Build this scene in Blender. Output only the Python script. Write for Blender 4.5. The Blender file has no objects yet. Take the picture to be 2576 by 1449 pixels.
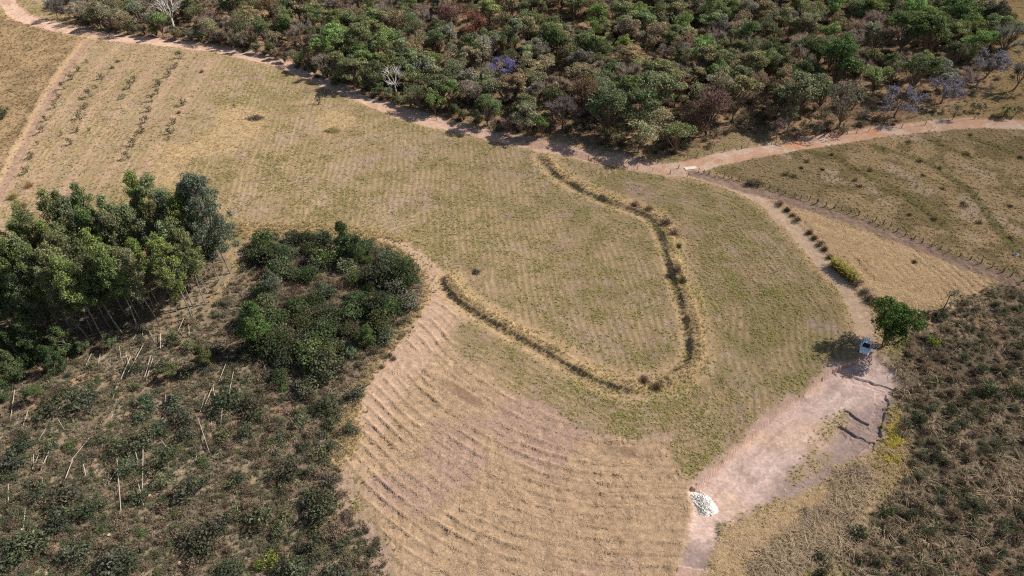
import bpy, math, random
import numpy as np
from mathutils import Vector, Matrix

# ------------------------------------------------------------------ camera, world, sun, exposure
scene = bpy.context.scene
COL = scene.collection
R = math.radians
H, TILT, FPX = 100.0, R(42.0), 1738.6            # camera height, tilt below the horizon, focal length in 2575-px units
cd = bpy.data.cameras.new('camera'); cd.sensor_width = 36.0; cd.lens = FPX / 2575.0 * 36.0
cd.clip_start = 1.0; cd.clip_end = 9000.0
cam = bpy.data.objects.new('camera', cd); COL.objects.link(cam)
cam.location = (0, 0, H); cam.rotation_euler = (math.pi / 2 - TILT, 0, 0)
scene.camera = cam

SUN_EL, SUN_AZ = R(42.0), math.atan2(0.95, 0.31)  # azimuth clockwise from +Y
world = bpy.data.worlds.new('World'); scene.world = world; world.use_nodes = True
wn = world.node_tree; bg = wn.nodes['Background']
sky = wn.nodes.new('ShaderNodeTexSky'); sky.sky_type = 'NISHITA'; sky.sun_disc = False
sky.sun_elevation = SUN_EL; sky.sun_rotation = SUN_AZ; sky.air_density = 1.0; sky.dust_density = 1.5
wn.links.new(sky.outputs[0], bg.inputs[0]); bg.inputs[1].default_value = 0.06
sd_ = Vector((math.sin(SUN_AZ) * math.cos(SUN_EL), math.cos(SUN_AZ) * math.cos(SUN_EL), math.sin(SUN_EL)))
sl = bpy.data.lights.new('sun', 'SUN'); sl.energy = 4.7; sl.angle = R(0.53); sl.color = (1.0, 0.955, 0.89)
so = bpy.data.objects.new('sun', sl); COL.objects.link(so); so.location = sd_ * 300
so.rotation_euler = sd_.to_track_quat('Z', 'Y').to_euler()
scene.view_settings.view_transform = 'Standard'; scene.view_settings.look = 'None'
scene.view_settings.exposure = 0.62; scene.view_settings.gamma = 1.0
scene.cycles.use_denoising = False; scene.cycles.filter_width = 1.15; scene.cycles.max_bounces = 5; scene.cycles.diffuse_bounces = 2; scene.cycles.glossy_bounces = 2
scene.cycles.transmission_bounces = 3; scene.cycles.caustics_reflective = False

rng = np.random.default_rng(7); rnd = random.Random(7)

# ------------------------------------------------------------------ terrain helpers
def h0(x, y):
    """gentle lie of the land"""
    return (0.9 * np.sin(x * 0.021 + 0.6) * np.cos(y * 0.017 + 0.3) + 0.6 * np.sin(x * 0.043 + y * 0.031)
            + 0.35 * np.sin(y * 0.07 - x * 0.02 + 1.0))
ct, st = math.cos(TILT), math.sin(TILT)
def W(pts, z=0.0):
    """survey points (photo grid) -> places on the land"""
    p = np.atleast_2d(np.asarray(pts, float)); X = p[:, 0] - 1287.5; Y = p[:, 1] - 724.5
    fw = FPX * ct - Y * st; dn = FPX * st + Y * ct
    hz = np.zeros(len(p))
    for _ in range(6):
        s = (H - hz - z) / dn; x = X * s; y = fw * s; hz = h0(x, y)
    return np.stack([x, y], 1)
def proj(x, y, z):
    dn = H - z; zc = y * ct + dn * st; yc = -y * st + dn * ct
    return 1287.5 + FPX * x / zc, 724.5 + FPX * yc / zc

def _h(ix, iy, seed):
    n = (ix.astype(np.int64) * 374761393 + iy.astype(np.int64) * 668265263 + seed * 974711) & 0x7fffffff
    n = ((n ^ (n >> 13)) * 1274126177) & 0x7fffffff
    return ((n ^ (n >> 16)) & 0xffff) / 65535.0
def vnoise(x, y, s, seed=0):
    an = 0.5 + seed * 1.37; ca_, sa_ = math.cos(an), math.sin(an); x, y = (x * ca_ - y * sa_) / s + 2000.0, (x * sa_ + y * ca_) / s + 2000.0
    ix = np.floor(x); iy = np.floor(y); fx = x - ix; fy = y - iy
    fx = fx * fx * (3 - 2 * fx); fy = fy * fy * (3 - 2 * fy)
    a = _h(ix, iy, seed); b = _h(ix + 1, iy, seed); c = _h(ix, iy + 1, seed); d = _h(ix + 1, iy + 1, seed)
    return (a * (1 - fx) + b * fx) * (1 - fy) + (c * (1 - fx) + d * fx) * fy
def fbm(x, y, s, seed=0, o=3):
    t = 0.0; a = 0.5; n = 0.0
    for k in range(o):
        t = t + a * vnoise(x, y, s / 2 ** k, seed + 17 * k); n += a; a *= 0.55
    return t / n
def sstep(a, b, x):
    t = np.clip((x - a) / (b - a), 0, 1); return t * t * (3 - 2 * t)
def seg_dist(x, y, P, closed=False, far=40.0):
    """distance to a polyline, arc parameter (metres along) and signed side"""
    P = np.asarray(P); Q = np.vstack([P, P[:1]]) if closed else P
    d = np.full(x.shape, far * far); along = np.zeros(x.shape); side = np.zeros(x.shape); acc = 0.0
    m = (x > Q[:, 0].min() - far) & (x < Q[:, 0].max() + far) & (y > Q[:, 1].min() - far) & (y < Q[:, 1].max() + far)
    if not m.any(): return np.sqrt(d), along, side
    xs = x[m]; ys = y[m]; dd = d[m]; al = along[m]; sd = side[m]
    for i in range(len(Q) - 1):
        ax, ay = Q[i]; bx, by = Q[i + 1]; ux, uy = bx - ax, by - ay; L2 = ux * ux + uy * uy + 1e-9
        t = np.clip(((xs - ax) * ux + (ys - ay) * uy) / L2, 0, 1)
        ex = xs - ax - t * ux; ey = ys - ay - t * uy; e = ex * ex + ey * ey
        k = e < dd; dd = np.where(k, e, dd); L = math.sqrt(L2)
        al = np.where(k, acc + t * L, al); sd = np.where(k, np.sign(ux * (ys - ay) - uy * (xs - ax)), sd); acc += L
    d[m] = dd; along[m] = al; side[m] = sd
    return np.sqrt(d), along, side
def inside(x, y, P):
    P = np.asarray(P); r = np.zeros(x.shape, bool); j = len(P) - 1
    for i in range(len(P)):
        xi, yi = P[i]; xj, yj = P[j]
        c = ((yi > y) != (yj > y)) & (x < (xj - xi) * (y - yi) / (yj - yi + 1e-12) + xi); r ^= c; j = i
    return r
def poly_mask(x, y, P, soft=1.0, wob=0.0, ws=4.0, seed=0):
    d, _, _ = seg_dist(x, y, P, True, 30.0); s = np.where(inside(x, y, P), d, -d)
    if wob: s = s + (fbm(x, y, ws, seed, 2) - 0.5) * 2 * wob
    return sstep(-soft, soft, s)
def smooth(P, n=3):
    P = np.asarray(P, float)
    for _ in range(n):
        Q = [P[0]]
        for a, b in zip(P[:-1], P[1:]): Q += [0.75 * a + 0.25 * b, 0.25 * a + 0.75 * b]
        Q.append(P[-1]); P = np.array(Q)
    return P
def lerp(a, b, t):
    return a + (b - a) * t[..., None]

# ------------------------------------------------------------------ survey of the land (lines and areas)
ROAD = smooth(W([(10, -40), (18, 0), (38, 38), (130, 66), (230, 87), (330, 98), (470, 113), (600, 132), (700, 153), (790, 191), (900, 241), (1000, 280),
          (1100, 309), (1200, 330), (1300, 351), (1400, 372), (1500, 393), (1600, 412), (1690, 428), (1745, 432)]), 2)
ROADR = smooth(W([(1690, 428), (1750, 417), (1800, 402), (1900, 381), (2000, 363), (2100, 348), (2200, 333), (2300, 319), (2400, 310), (2500, 308), (2640, 316), (2800, 330)]), 2)
LTRACK = smooth(W([(222, 102), (180, 160), (130, 230), (100, 290), (72, 345), (36, 415), (5, 480), (-60, 600)]), 2)
RPATH = smooth(W([(1700, 432), (1760, 440), (1850, 470), (1930, 508), (1980, 560), (2040, 622), (2090, 682), (2140, 742), (2168, 790), (2180, 850), (2185, 900)]), 2)
FIREBRK = smooth(W([(1745, 436), (1830, 462), (1960, 497), (2060, 528), (2150, 557), (2260, 598), (2380, 647), (2480, 682), (2600, 725), (2700, 765)]), 2)
PAD = W([(2095, 912), (2180, 893), (2238, 893), (2252, 945), (2246, 1010), (2226, 1080), (2195, 1145), (2110, 1180), (2010, 1232), (1930, 1268), (1870, 1300),
         (1815, 1330), (1790, 1380), (1772, 1460), (1765, 1560), (1690, 1560), (1705, 1449), (1722, 1370), (1745, 1310), (1740, 1262), (1745, 1215), (1790, 1168), (1850, 1110), (1930, 1040), (2000, 985)])
PADBANK = smooth(W([(2150, 895), (2095, 914), (2000, 985), (1930, 1040), (1850, 1110), (1790, 1168), (1742, 1216)]), 1)
PADGRASS = W([(2130, 1020), (2090, 1050), (2055, 1100), (2040, 1150), (1990, 1210), (2050, 1190), (2085, 1150), (2090, 1100), (2120, 1060)])
TURN = smooth(W([(960, 602), (1010, 615), (1070, 660), (1112, 718), (1115, 770), (1085, 830), (1020, 905), (965, 975), (935, 1050)]), 2)
SOILSTRIP = W([(860, 1215), (880, 1290), (915, 1340), (945, 1400), (975, 1480)])
CRACKS = [W(c) for c in ([(2130, 1038), (2150, 1058), (2175, 1072), (2199, 1080)], [(2217, 983), (2214, 1020), (2210, 1049), (2200, 1080), (2205, 1099)],
          [(2113, 1078), (2138, 1095), (2160, 1112), (2193, 1122)], [(2197, 966), (2222, 972), (2243, 983)], [(2140, 1107), (2165, 1108)], [(2222, 1005), (2226, 1022)],
          [(2112, 935), (2150, 950), (2190, 960)])]
TILL = W([(1108, 745), (1150, 762), (1190, 798), (1148, 838), (1160, 885), (1250, 962), (1400, 1040), (1480, 1092), (1600, 1110), (1700, 1085), (1660, 1150), (1742, 1212), (1742, 1310),
          (1722, 1370), (1705, 1449), (1690, 1560), (1060, 1560), (1012, 1449), (975, 1365), (925, 1275), (900, 1205), (820, 1160), (880, 1140), (905, 1090), (915, 1010), (945, 950), (1000, 880), (1060, 790), (1092, 730)])
FUR_A = smooth(W([(1000, 850), (1080, 935), (1190, 1010), (1330, 1085), (1480, 1130), (1620, 1140), (1760, 1150)]), 2)
FUR_B = smooth(W([(845, 1160), (915, 1290), (990, 1420), (1080, 1540), (1220, 1640), (1420, 1690), (1700, 1700)]), 2)
TRI = W([(1945, 503), (2060, 540), (2150, 570), (2260, 612), (2400, 665), (2505, 705), (2480, 735), (2390, 755), (2290, 785), (2215, 775), (2165, 735), (2130, 690), (2080, 630), (2020, 570)])
TRI_F = W([(2060, 560), (2110, 610), (2180, 690), (2240, 745)])
BERM1 = smooth(W([(1370, 396), (1400, 432), (1442, 462), (1500, 490), (1560, 511), (1620, 530), (1660, 556), (1684, 600), (1690, 640), (1706, 690), (1726, 750), (1745, 810), (1754, 870), (1752, 918), (1715, 945), (1675, 962)]), 2)
BERM2 = smooth(W([(1130, 703), (1152, 746), (1220, 790), (1300, 832), (1380, 877), (1450, 921), (1520, 956), (1580, 972), (1630, 968)]), 2)
SCRUBL = W([(-700, 860), (-60, 830), (240, 862), (400, 820), (520, 795), (575, 740), (600, 690), (640, 610), (700, 592), (830, 590), (900, 598), (985, 620), (1050, 665), (1078, 715), (1070, 760), (1020, 830), (960, 905), (915, 960),
            (890, 1030), (885, 1090), (850, 1135), (800, 1165), (855, 1200), (890, 1260), (930, 1330), (985, 1449), (1020, 1560), (-700, 1560)])
GROVE = W([(-400, 900), (-60, 905), (240, 862), (390, 826), (512, 798), (552, 738), (584, 688), (570, 645), (520, 630), (450, 632), (340, 645), (240, 655), (120, 695), (0, 722), (-200, 790), (-400, 800)])
THICKET = W([(655, 625), (720, 604), (830, 600), (900, 615), (965, 628), (1030, 668), (1062, 712), (1052, 768), (1000, 832), (930, 885), (860, 930), (790, 985), (720, 1000), (690, 920), (650, 860), (640, 770), (622, 700)])
GOLD = smooth(W([(575, 575), (640, 580), (740, 575), (830, 578), (900, 585), (990, 610), (1055, 655), (1086, 712), (1075, 770), (1030, 835), (965, 915), (915, 985), (893, 1060), (870, 1135)]), 2)
SCRUBR = W([(2300, 800), (2390, 775), (2480, 745), (2520, 712), (2640, 735), (2900, 800), (2900, 1560), (2180, 1560), (2150, 1420), (2100, 1380), (2180, 1300), (2235, 1220), (2255, 1120), (2265, 1000), (2260, 920), (2275, 870)])
GOLDR = W([(2255, 1030), (2280, 1100), (2280, 1180), (2235, 1245), (2190, 1270), (2195, 1180), (2225, 1100), (2240, 1040)])
LYING = W([(2195, 1160), (2200, 1230), (2150, 1330), (2080, 1400), (2000, 1449), (1900, 1480), (1890, 1430), (1990, 1350), (2080, 1260), (2130, 1200)])
FOREST = W([(160, 42), (195, 62), (300, 84), (420, 99), (560, 117), (640, 134), (760, 178), (880, 224), (1000, 265), (1100, 294), (1230, 326), (1300, 343), (1350, 345), (1420, 345), (1480, 368), (1560, 382), (1640, 392),
            (1700, 390), (1790, 366), (1850, 338), (1950, 350), (2060, 350), (2190, 322), (2270, 315), (2330, 288), (2420, 262), (2490, 225), (2530, 170), (2545, 120), (2500, 75), (2450, 45), (2445, -60), (2470, -230), (60, -230), (130, -60)])
PASTTL = W([(-500, 40), (30, 40), (120, 66), (205, 90), (215, 108), (170, 165), (120, 235), (62, 340), (25, 410), (-10, 480), (-500, 700)])
PASTTR = W([(1800, 440), (1900, 390), (2100, 358), (2300, 328), (2420, 320), (2700, 330), (2900, 380), (2900, 800), (2600, 715), (2480, 668), (2380, 632), (2260, 582), (2060, 512), (1960, 482), (1850, 455)])
PASTFR = W([(2330, 300), (2420, 268), (2495, 230), (2535, 175), (2550, 120), (2500, 75), (2445, 45), (2440, -120), (3000, -120), (3000, 320), (2500, 300)])
ORCHARD = W([(225, 112), (330, 108), (560, 140), (560, 200), (450, 400), (380, 480), (20, 500), (70, 350), (130, 240)])
ORCH_AX = W([(530, 150), (440, 300), (330, 490)])
TRAILS = [W(t) for t in ([(2010, 372), (2107, 400), (2180, 440), (2264, 482), (2330, 530)], [(2194, 367), (2330, 407), (2444, 483), (2500, 560), (2560, 640)], [(2440, 347), (2500, 365), (2570, 397), (2640, 430)], [(2230, 480), (2300, 500), (2380, 570)], [(2350, 355), (2440, 395)])]
STRAWP = [(W([(850, 270), (900, 300), (860, 330), (800, 325), (790, 290)]), 0.8), (W([(560, 260), (690, 285), (660, 330), (590, 385), (470, 410), (420, 460), (370, 450), (400, 380), (520, 340), (545, 300)]), 0.75),
          (W([(1810, 1340), (1930, 1275), (2110, 1185), (2195, 1150), (2190, 1250), (2050, 1400), (1950, 1449), (1900, 1560), (1770, 1560), (1785, 1400)]), 0.85),
          (W([(2290, 800), (2380, 770), (2470, 745), (2420, 800), (2330, 840)]), 0.7)]

def zones(x, y):
    Z = {}
    nz = (fbm(x, y, 5.0, 91, 3) - 0.5) * 2
    d, a, s = seg_dist(x, y, ROAD, far=20); Z['d_road'] = d
    Z['road'] = sstep(0.6, -0.6, d - 3.0 - 0.9 * nz)
    d2, a2, s2 = seg_dist(x, y, ROADR, far=20); Z['d_roadr'] = d2 * s2
    Z['roadr'] = sstep(0.6, -0.6, d2 - 2.9 - 0.7 * nz)
    d, a, s = seg_dist(x, y, LTRACK, far=20); Z['d_lt'] = d * s
    Z['ltrack'] = sstep(0.8, -0.8, d - 2.9 - 1.1 * nz)
    d, a, s = seg_dist(x, y, RPATH, far=60); Z['d_rp'] = d * s; Z['rp_raw'] = d
    Z['rpath'] = sstep(0.6, -0.5, d - 1.9 - 0.6 * nz)
    dt_, at_, _ = seg_dist(x, y, TURN, far=20); Z['turn'] = sstep(1.0, -1.0, dt_ - np.interp(at_, [0, 12, 25, 45, 75], [.7, 1.3, 3.2, 3.8, 2.2]) - 1.2 * nz)
    d, a, s = seg_dist(x, y, FIREBRK, far=20); Z['d_fb'] = d
    Z['fire'] = sstep(0.7, -0.7, d - 1.7 - 0.8 * nz)
    Z['pad'] = poly_mask(x, y, PAD, 1.0, 1.5, 3.5, 5)
    Z['padgrass'] = poly_mask(x, y, PADGRASS, 1.2, 1.6, 5, 6) * 0.45
    d, a, s = seg_dist(x, y, PADBANK, far=15); Z['d_bank'] = d * s
    Z['till'] = poly_mask(x, y, TILL, 0.9, 1.3, 6, 8)
    Z['tri'] = poly_mask(x, y, TRI, 0.7, 0.9, 5, 9)
    d1, a1, s1 = seg_dist(x, y, BERM1, far=14); d2, a2, s2 = seg_dist(x, y, BERM2, far=14)
    k = d1 < d2
    b2 = seg_dist(x, y, BERM2, far=30); Z['b2'] = b2[0] * b2[2]
    Z['d_berm'] = np.where(k, d1, d2); Z['s_berm'] = np.where(k, d1 * s1, d2 * s2); Z['a_berm'] = np.where(k, a1, a2 + 300)
    Z['scrubl'] = poly_mask(x, y, SCRUBL, 1.2, 2.0, 7, 11)
    Z['thick'] = poly_mask(x, y, THICKET, 1.5, 2.0, 7, 12)
    Z['grove'] = poly_mask(x, y, GROVE, 1.5, 1.0, 7, 13)
    d, a, s = seg_dist(x, y, GOLD, far=14); Z['gold'] = sstep(3.2, 1.0, d + 1.6 * nz)
    Z['scrubr'] = poly_mask(x, y, SCRUBR, 1.5, 2.4, 7, 14)
    Z['goldr'] = poly_mask(x, y, GOLDR, 0.8, 1.2, 4, 15)
    Z['lying'] = poly_mask(x, y, LYING, 1.5, 2.0, 5, 16)
    Z['forest'] = poly_mask(x, y, FOREST, 1.5, 2.0, 7, 17)
    Z['ptl'] = poly_mask(x, y, PASTTL, 1.0, 0.8, 7, 18)
    Z['ptr'] = poly_mask(x, y, PASTTR, 1.0, 0.8, 7, 19)
    Z['pfr'] = poly_mask(x, y, PASTFR, 1.5, 1.0, 7, 20)
    Z['orch'] = poly_mask(x, y, ORCHARD, 4.0, 3.0, 9, 21)
    t = np.full(x.shape, 20.0)
    for T in TRAILS: t = np.minimum(t, seg_dist(x, y, T, far=20)[0])
    Z['d_trail'] = t
    c = np.full(x.shape, 9.0)
    for T in CRACKS: c = np.minimum(c, seg_dist(x, y, T, far=9)[0])
    Z['d_crack'] = c + 0.25 * (fbm(x, y, 1.2, 71, 2) - 0.5)
    sp = np.zeros(x.shape)
    for P, w in STRAWP: sp = np.maximum(sp, min(1, w * 1.25) * poly_mask(x, y, P, 2.5, 3.0, 8, 23))
    Z['strawp'] = sp
    dA = seg_dist(x, y, FUR_A, far=90)[0]; dB = seg_dist(x, y, FUR_B, far=90)[0]
    sA = seg_dist(x, y, FUR_A, far=90)[2]
    Z['fur'] = np.where(sA < 0, dA, -dA) / 2.3 + 0.30 * (dA / (dA + dB + 1e-6)) * 6
    Z['fur'] = Z['fur'] + 1.3 * (fbm(x, y, 34, 31, 2) - 0.5) + 0.22 * (fbm(x, y, 5, 32, 2) - 0.5)
    dT = seg_dist(x, y, TRI_F, far=60); Z['trif'] = dT[0] * dT[2] / 1.7
    dO = seg_dist(x, y, ORCH_AX, far=120); Z['orow'] = dO[0] * dO[2]
    return Z

def relief(x, y, Z):
    z = h0(x, y)
    lump = fbm(x, y, 1.1, 41, 2) - 0.5
    hard = np.maximum.reduce([Z['road'], Z['roadr'], Z['rpath'], Z['pad']])
    z = z + 0.10 * lump * (1 - 0.75 * hard) + 0.25 * (fbm(x, y, 7, 43, 2) - 0.5)
    z = z + 0.5 * (fbm(x, y, 2.4, 44, 2) - 0.5) * np.maximum(Z['scrubl'], Z['scrubr']) 
    z = z - 0.18 * np.maximum.reduce([Z['road'], Z['roadr'], 0.6 * Z['rpath'], 0.8 * Z['ltrack']])
    # wheel ruts on the left track and the firebreak
    for off in (-1.25, 0.2, 1.3):
        z = z - 0.30 * np.exp(-((Z['d_lt'] - off - 0.3 * lump) / 0.28) ** 2) * Z['ltrack'] * (0.4 + fbm(x, y, 3, 45, 2))
    z = z + 0.45 * (fbm(x, y, 0.9, 46, 2) - 0.5) * Z['fire'] - 0.15 * Z['fire']
    # grassed earth banks
    b = np.exp(-((Z['d_berm'] + .9 * (fbm(x, y, 3, 48, 2) - .5)) / (.55 + .75 * fbm(x, y, 8, 49, 2))) ** 2) * (0.2 + 1.3 * fbm(x, y, 4, 47, 2))
    ditch = np.exp(-((Z['s_berm'] + 2.1) / 0.8) ** 2)
    z = z + .8 * b - 0.18 * ditch
    # levelled yard with cut bank
    cut = 0.95 * sstep(-0.1, 0.9, Z['d_bank']) * sstep(12, 4, np.abs(Z['d_bank'])) * Z['pad']
    z = z - cut - 0.25 * Z['pad'] * (1 - sstep(12, 4, np.abs(Z['d_bank'])))
    # windrows of the mown slope
    brk = sstep(0.3, 0.6, fbm(x, y, 5, 51, 2))
    fr = 0.5 + 0.5 * np.cos(2 * np.pi * Z['fur'])
    z = z + (0.10 + 0.22 * brk) * (fr ** 14) * Z['till'] * (.4 + 1.2 * fbm(x, y, 2.2, 54, 2)) + 0.20 * lump * Z['till']
    tf = 0.5 + 0.5 * np.cos(2 * np.pi * Z['trif'])
    z = z - 0.22 * (tf ** 6) * Z['tri'] * sstep(0.45, 0.6, fbm(x, y, 8, 52, 2))
    z = z + 0.35 * np.exp(-(Z['d_trail'] / 0.8) ** 2) * fbm(x, y, 3, 53, 2)
    return z

C = lambda *a: np.array(a, float)
def rowcoord(x, y, Z):
    """across the mowing passes: along the path on the right, along the lower bank below it, straight elsewhere"""
    w = 1.3 * (fbm(x, y, 22, 83, 2) - .5) + .35 * (fbm(x, y, 3, 84, 2) - .5)
    r = np.where((Z['rp_raw'] < 34) & (x > 12) & (y < 160), Z['rp_raw'] + w, x + .10 * y + 1.5 * w)
    r = np.where((Z['b2'] < 0) & (Z['b2'] > -29), Z['b2'] + w, r)
    return np.where(Z['orch'] > .5, Z['orow'] * .9 + w, r)
def albedo(x, y, Z):
    n1 = fbm(x, y, 22, 61, 3); n2 = fbm(x, y, 4.5, 62, 3); n3 = fbm(x, y, 1.3, 63, 2); n4 = fbm(x, y, 0.7, 64, 2)
    c = lerp(C(.335, .242, .142), C(.265, .203, .105), sstep(.38, .62, n2 * .6 + n1 * .4))
    c = lerp(c, C(.36, .262, .185), sstep(.56, .72, fbm(x, y, 6, 65, 3)) * .7)
    ring = sstep(.66, .80, fbm(x, y, 3.2, 66, 2)); c = lerp(c, C(.36, .255, .20), ring * .8)
    sp_ = .5 + .5 * np.cos(2 * np.pi * rowcoord(x, y, Z) / 1.45); c = lerp(c, C(.46, .35, .195), sp_ ** 3 * .55 * sstep(.25, .6, fbm(x, y, 6, 73, 2))); c = lerp(c, C(.20, .15, .085), (1 - sp_) ** 4 * .5)
    # greener lobe between the right bank and the path, and below the lower bank
    c = lerp(c, C(.225, .185, .088), .4 * sstep(.35, .6, n2) * sstep(40, 25, Z['rp_raw']))
    c = lerp(c, C(.33, .235, .15), Z['orch'] * sstep(.40, .62, n2) * .8)
    c = lerp(c, C(.47, .335, .175), Z['strawp'] * (0.6 + .5 * n3))
    orow = 0.5 + 0.5 * np.cos(2 * np.pi * Z['orow'] / 9.0)
    c = lerp(c, C(.43, .29, .20), Z['orch'] * orow ** 4 * .6)
    # pastures
    c = lerp(c, lerp(C(.325, .225, .128), C(.25, .172, .098), sstep(.4, .6, n2)), Z['ptl'])
    p = lerp(C(.255, .188, .105), C(.335, .24, .135), sstep(.42, .62, n1)); p = lerp(p, C(.17, .128, .06), sstep(.5, .65, n2) * .7)
    p = lerp(p, C(.40, .30, .22), sstep(.63, .72, fbm(x, y, 7, 67, 2)) * .7)
    p = lerp(p, C(.16, .135, .055), np.exp(-(Z['d_trail'] / 1.1) ** 2) * .75)
    c = lerp(c, p, Z['ptr']); c = lerp(c, lerp(C(.36, .245, .115), C(.27, .19, .095), n2), Z['pfr'])
    # forest floor and scrub
    ff = lerp(C(.25, .16, .10), C(.37, .245, .145), sstep(.4, .65, n2)); c = lerp(c, ff, Z['forest'])
    sc = lerp(C(.175, .132, .09), C(.27, .205, .14), sstep(.35, .68, n2)); sc = lerp(sc, C(.33, .20, .13), sstep(.6, .72, fbm(x, y, 9, 68, 3)) * .8)
    c = lerp(c, sc, np.maximum(Z['scrubl'], Z['grove'])); c = lerp(c, sc * .9, Z['scrubr'])
    ss = seg_dist(x, y, SOILSTRIP, far=9)[0]; c = lerp(c, lerp(C(.42, .30, .235), C(.34, .235, .175), n2), sstep(2.6, .8, ss + 1.6 * (n2 - .5)) * .9)
    # mown slope, straw triangle
    fr = 0.5 + 0.5 * np.cos(2 * np.pi * Z['fur'])
    t = lerp(C(.385, .265, .178), C(.49, .35, .22), np.clip(.15 + n3 * .8 + .25 * (n2 - .5), 0, 1))
    painted_shade = np.exp(-(((Z['fur'] % 1.0) - .80) / .075) ** 2) * sstep(.35, .6, n2); t = lerp(t, C(.23, .145, .095), painted_shade * .75)  # windrow shade painted into the soil colour as a thin dark line
    t = lerp(t, C(.40, .272, .215), sstep(.52, .66, fbm(x, y, 11, 69, 3)) * .85)
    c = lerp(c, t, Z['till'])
    c = lerp(c, lerp(C(.43, .295, .165), C(.52, .37, .20), n2), Z['tri'])
    c = lerp(c, C(.45, .32, .155), Z['gold'] * (0.5 + .5 * n3) * (1 - Z['thick']))
    c = lerp(c, lerp(C(.46, .315, .228), C(.50, .355, .25), n3), Z['turn'] * .95)
    # verges by the road
    v = sstep(6.5, 2.5, Z['d_road'] + 2 * n2) * (1 - Z['forest']); c = lerp(c, C(.44, .30, .17), v * .75)
    v = sstep(3.2, 0.8, np.abs(Z['rp_raw'] - 2.2) + n2) * (1 - Z['tri']); c = lerp(c, C(.46, .32, .17), v * .7)
    ap = np.exp(-((np.abs(Z['s_berm']) - 3.0 - 1.2 * (n2 - .5)) / .8) ** 2); c = lerp(c, C(.47, .335, .205), ap * .75); bt = np.exp(-(Z['d_berm'] / 2.6) ** 2); c = lerp(c, C(.47, .33, .185), np.clip(bt * (0.5 + n3), 0, 1) * .9)
    # bare soil
    rd = lerp(C(.52, .335, .245), C(.56, .40, .31), n3); rd = lerp(rd, C(.44, .285, .205), sstep(.5, .7, n2))
    c = lerp(c, rd, Z['road'])
    rr = lerp(C(.55, .345, .235), C(.60, .44, .335), sstep(.4, .6, n2)); rr = lerp(rr, C(.60, .31, .155), sstep(.55, .7, fbm(x, y, 10, 70, 2)) * np.exp(-((np.abs(Z['d_roadr']) - .5) / 1.2) ** 2))
    c = lerp(c, rr, Z['roadr'])
    c = lerp(c, lerp(C(.47, .33, .20), C(.40, .275, .17), n3), Z['ltrack'] * .85); c = lerp(c, lerp(C(.36, .24, .18), C(.28, .185, .14), n3), np.exp(-((Z['d_lt'] - .1) / 1.3) ** 2) * .8 * (Z['ltrack'] > .02))
    c = lerp(c, lerp(C(.56, .41, .30), C(.50, .355, .245), n3), Z['rpath'] * .95)
    c = lerp(c, lerp(C(.35, .235, .185), C(.25, .165, .13), n3), Z['fire'] * .9)
    edge = sstep(2, 16, np.abs(Z['d_bank']))
    pd = lerp(C(.62, .46, .385), C(.57, .43, .38), n1); pd = lerp(pd, C(.60, .425, .30), sstep(.52, .66, fbm(x, y, 8, 72, 2)) * .6)
    pd = lerp(pd, C(.345, .255, .225), sstep(.42, .8, edge + .5 * (n2 - .5)) * .9)
    for off, wd in ((3.2, .35), (4.9, .4), (7.0, .5), (8.6, .35)): pd = lerp(pd, C(.45, .32, .245) if off in (3.2, 8.6) else C(.68, .56, .48), np.exp(-((np.abs(Z['d_bank']) - off - 2.2 * (fbm(x, y, 22, 74, 2) - .5)) / wd) ** 2) * .55 * sstep(.3, .6, fbm(x, y, 6, 75, 2)))
    pd = lerp(pd, C(.40, .29, .235), sstep(.60, .75, fbm(x, y, 2.2, 76, 3)) * .55)
    pd = lerp(pd, C(.42, .30, .15), Z['padgrass'] * sstep(.35, .55, n3 * .5 + n2 * .5))
    pd = lerp(pd, C(.46, .31, .24), sstep(1.6, .6, np.abs(Z['d_bank'])) * .8)
    c = lerp(c, pd, Z['pad'])
    c = lerp(c, C(.45, .31, .15), Z['goldr'] * .8); c = lerp(c, lerp(C(.36, .265, .165), C(.25, .18, .12), n2), Z['lying'] * (1 - Z['pad']) * .8)
    # straw-littered corner right of the yard track
    dk = np.maximum(Z['scrubl'], Z['scrubr'])
    c = c * (0.82 + 0.36 * n4)[..., None]
    return np.clip(c, .02, .8)

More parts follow.
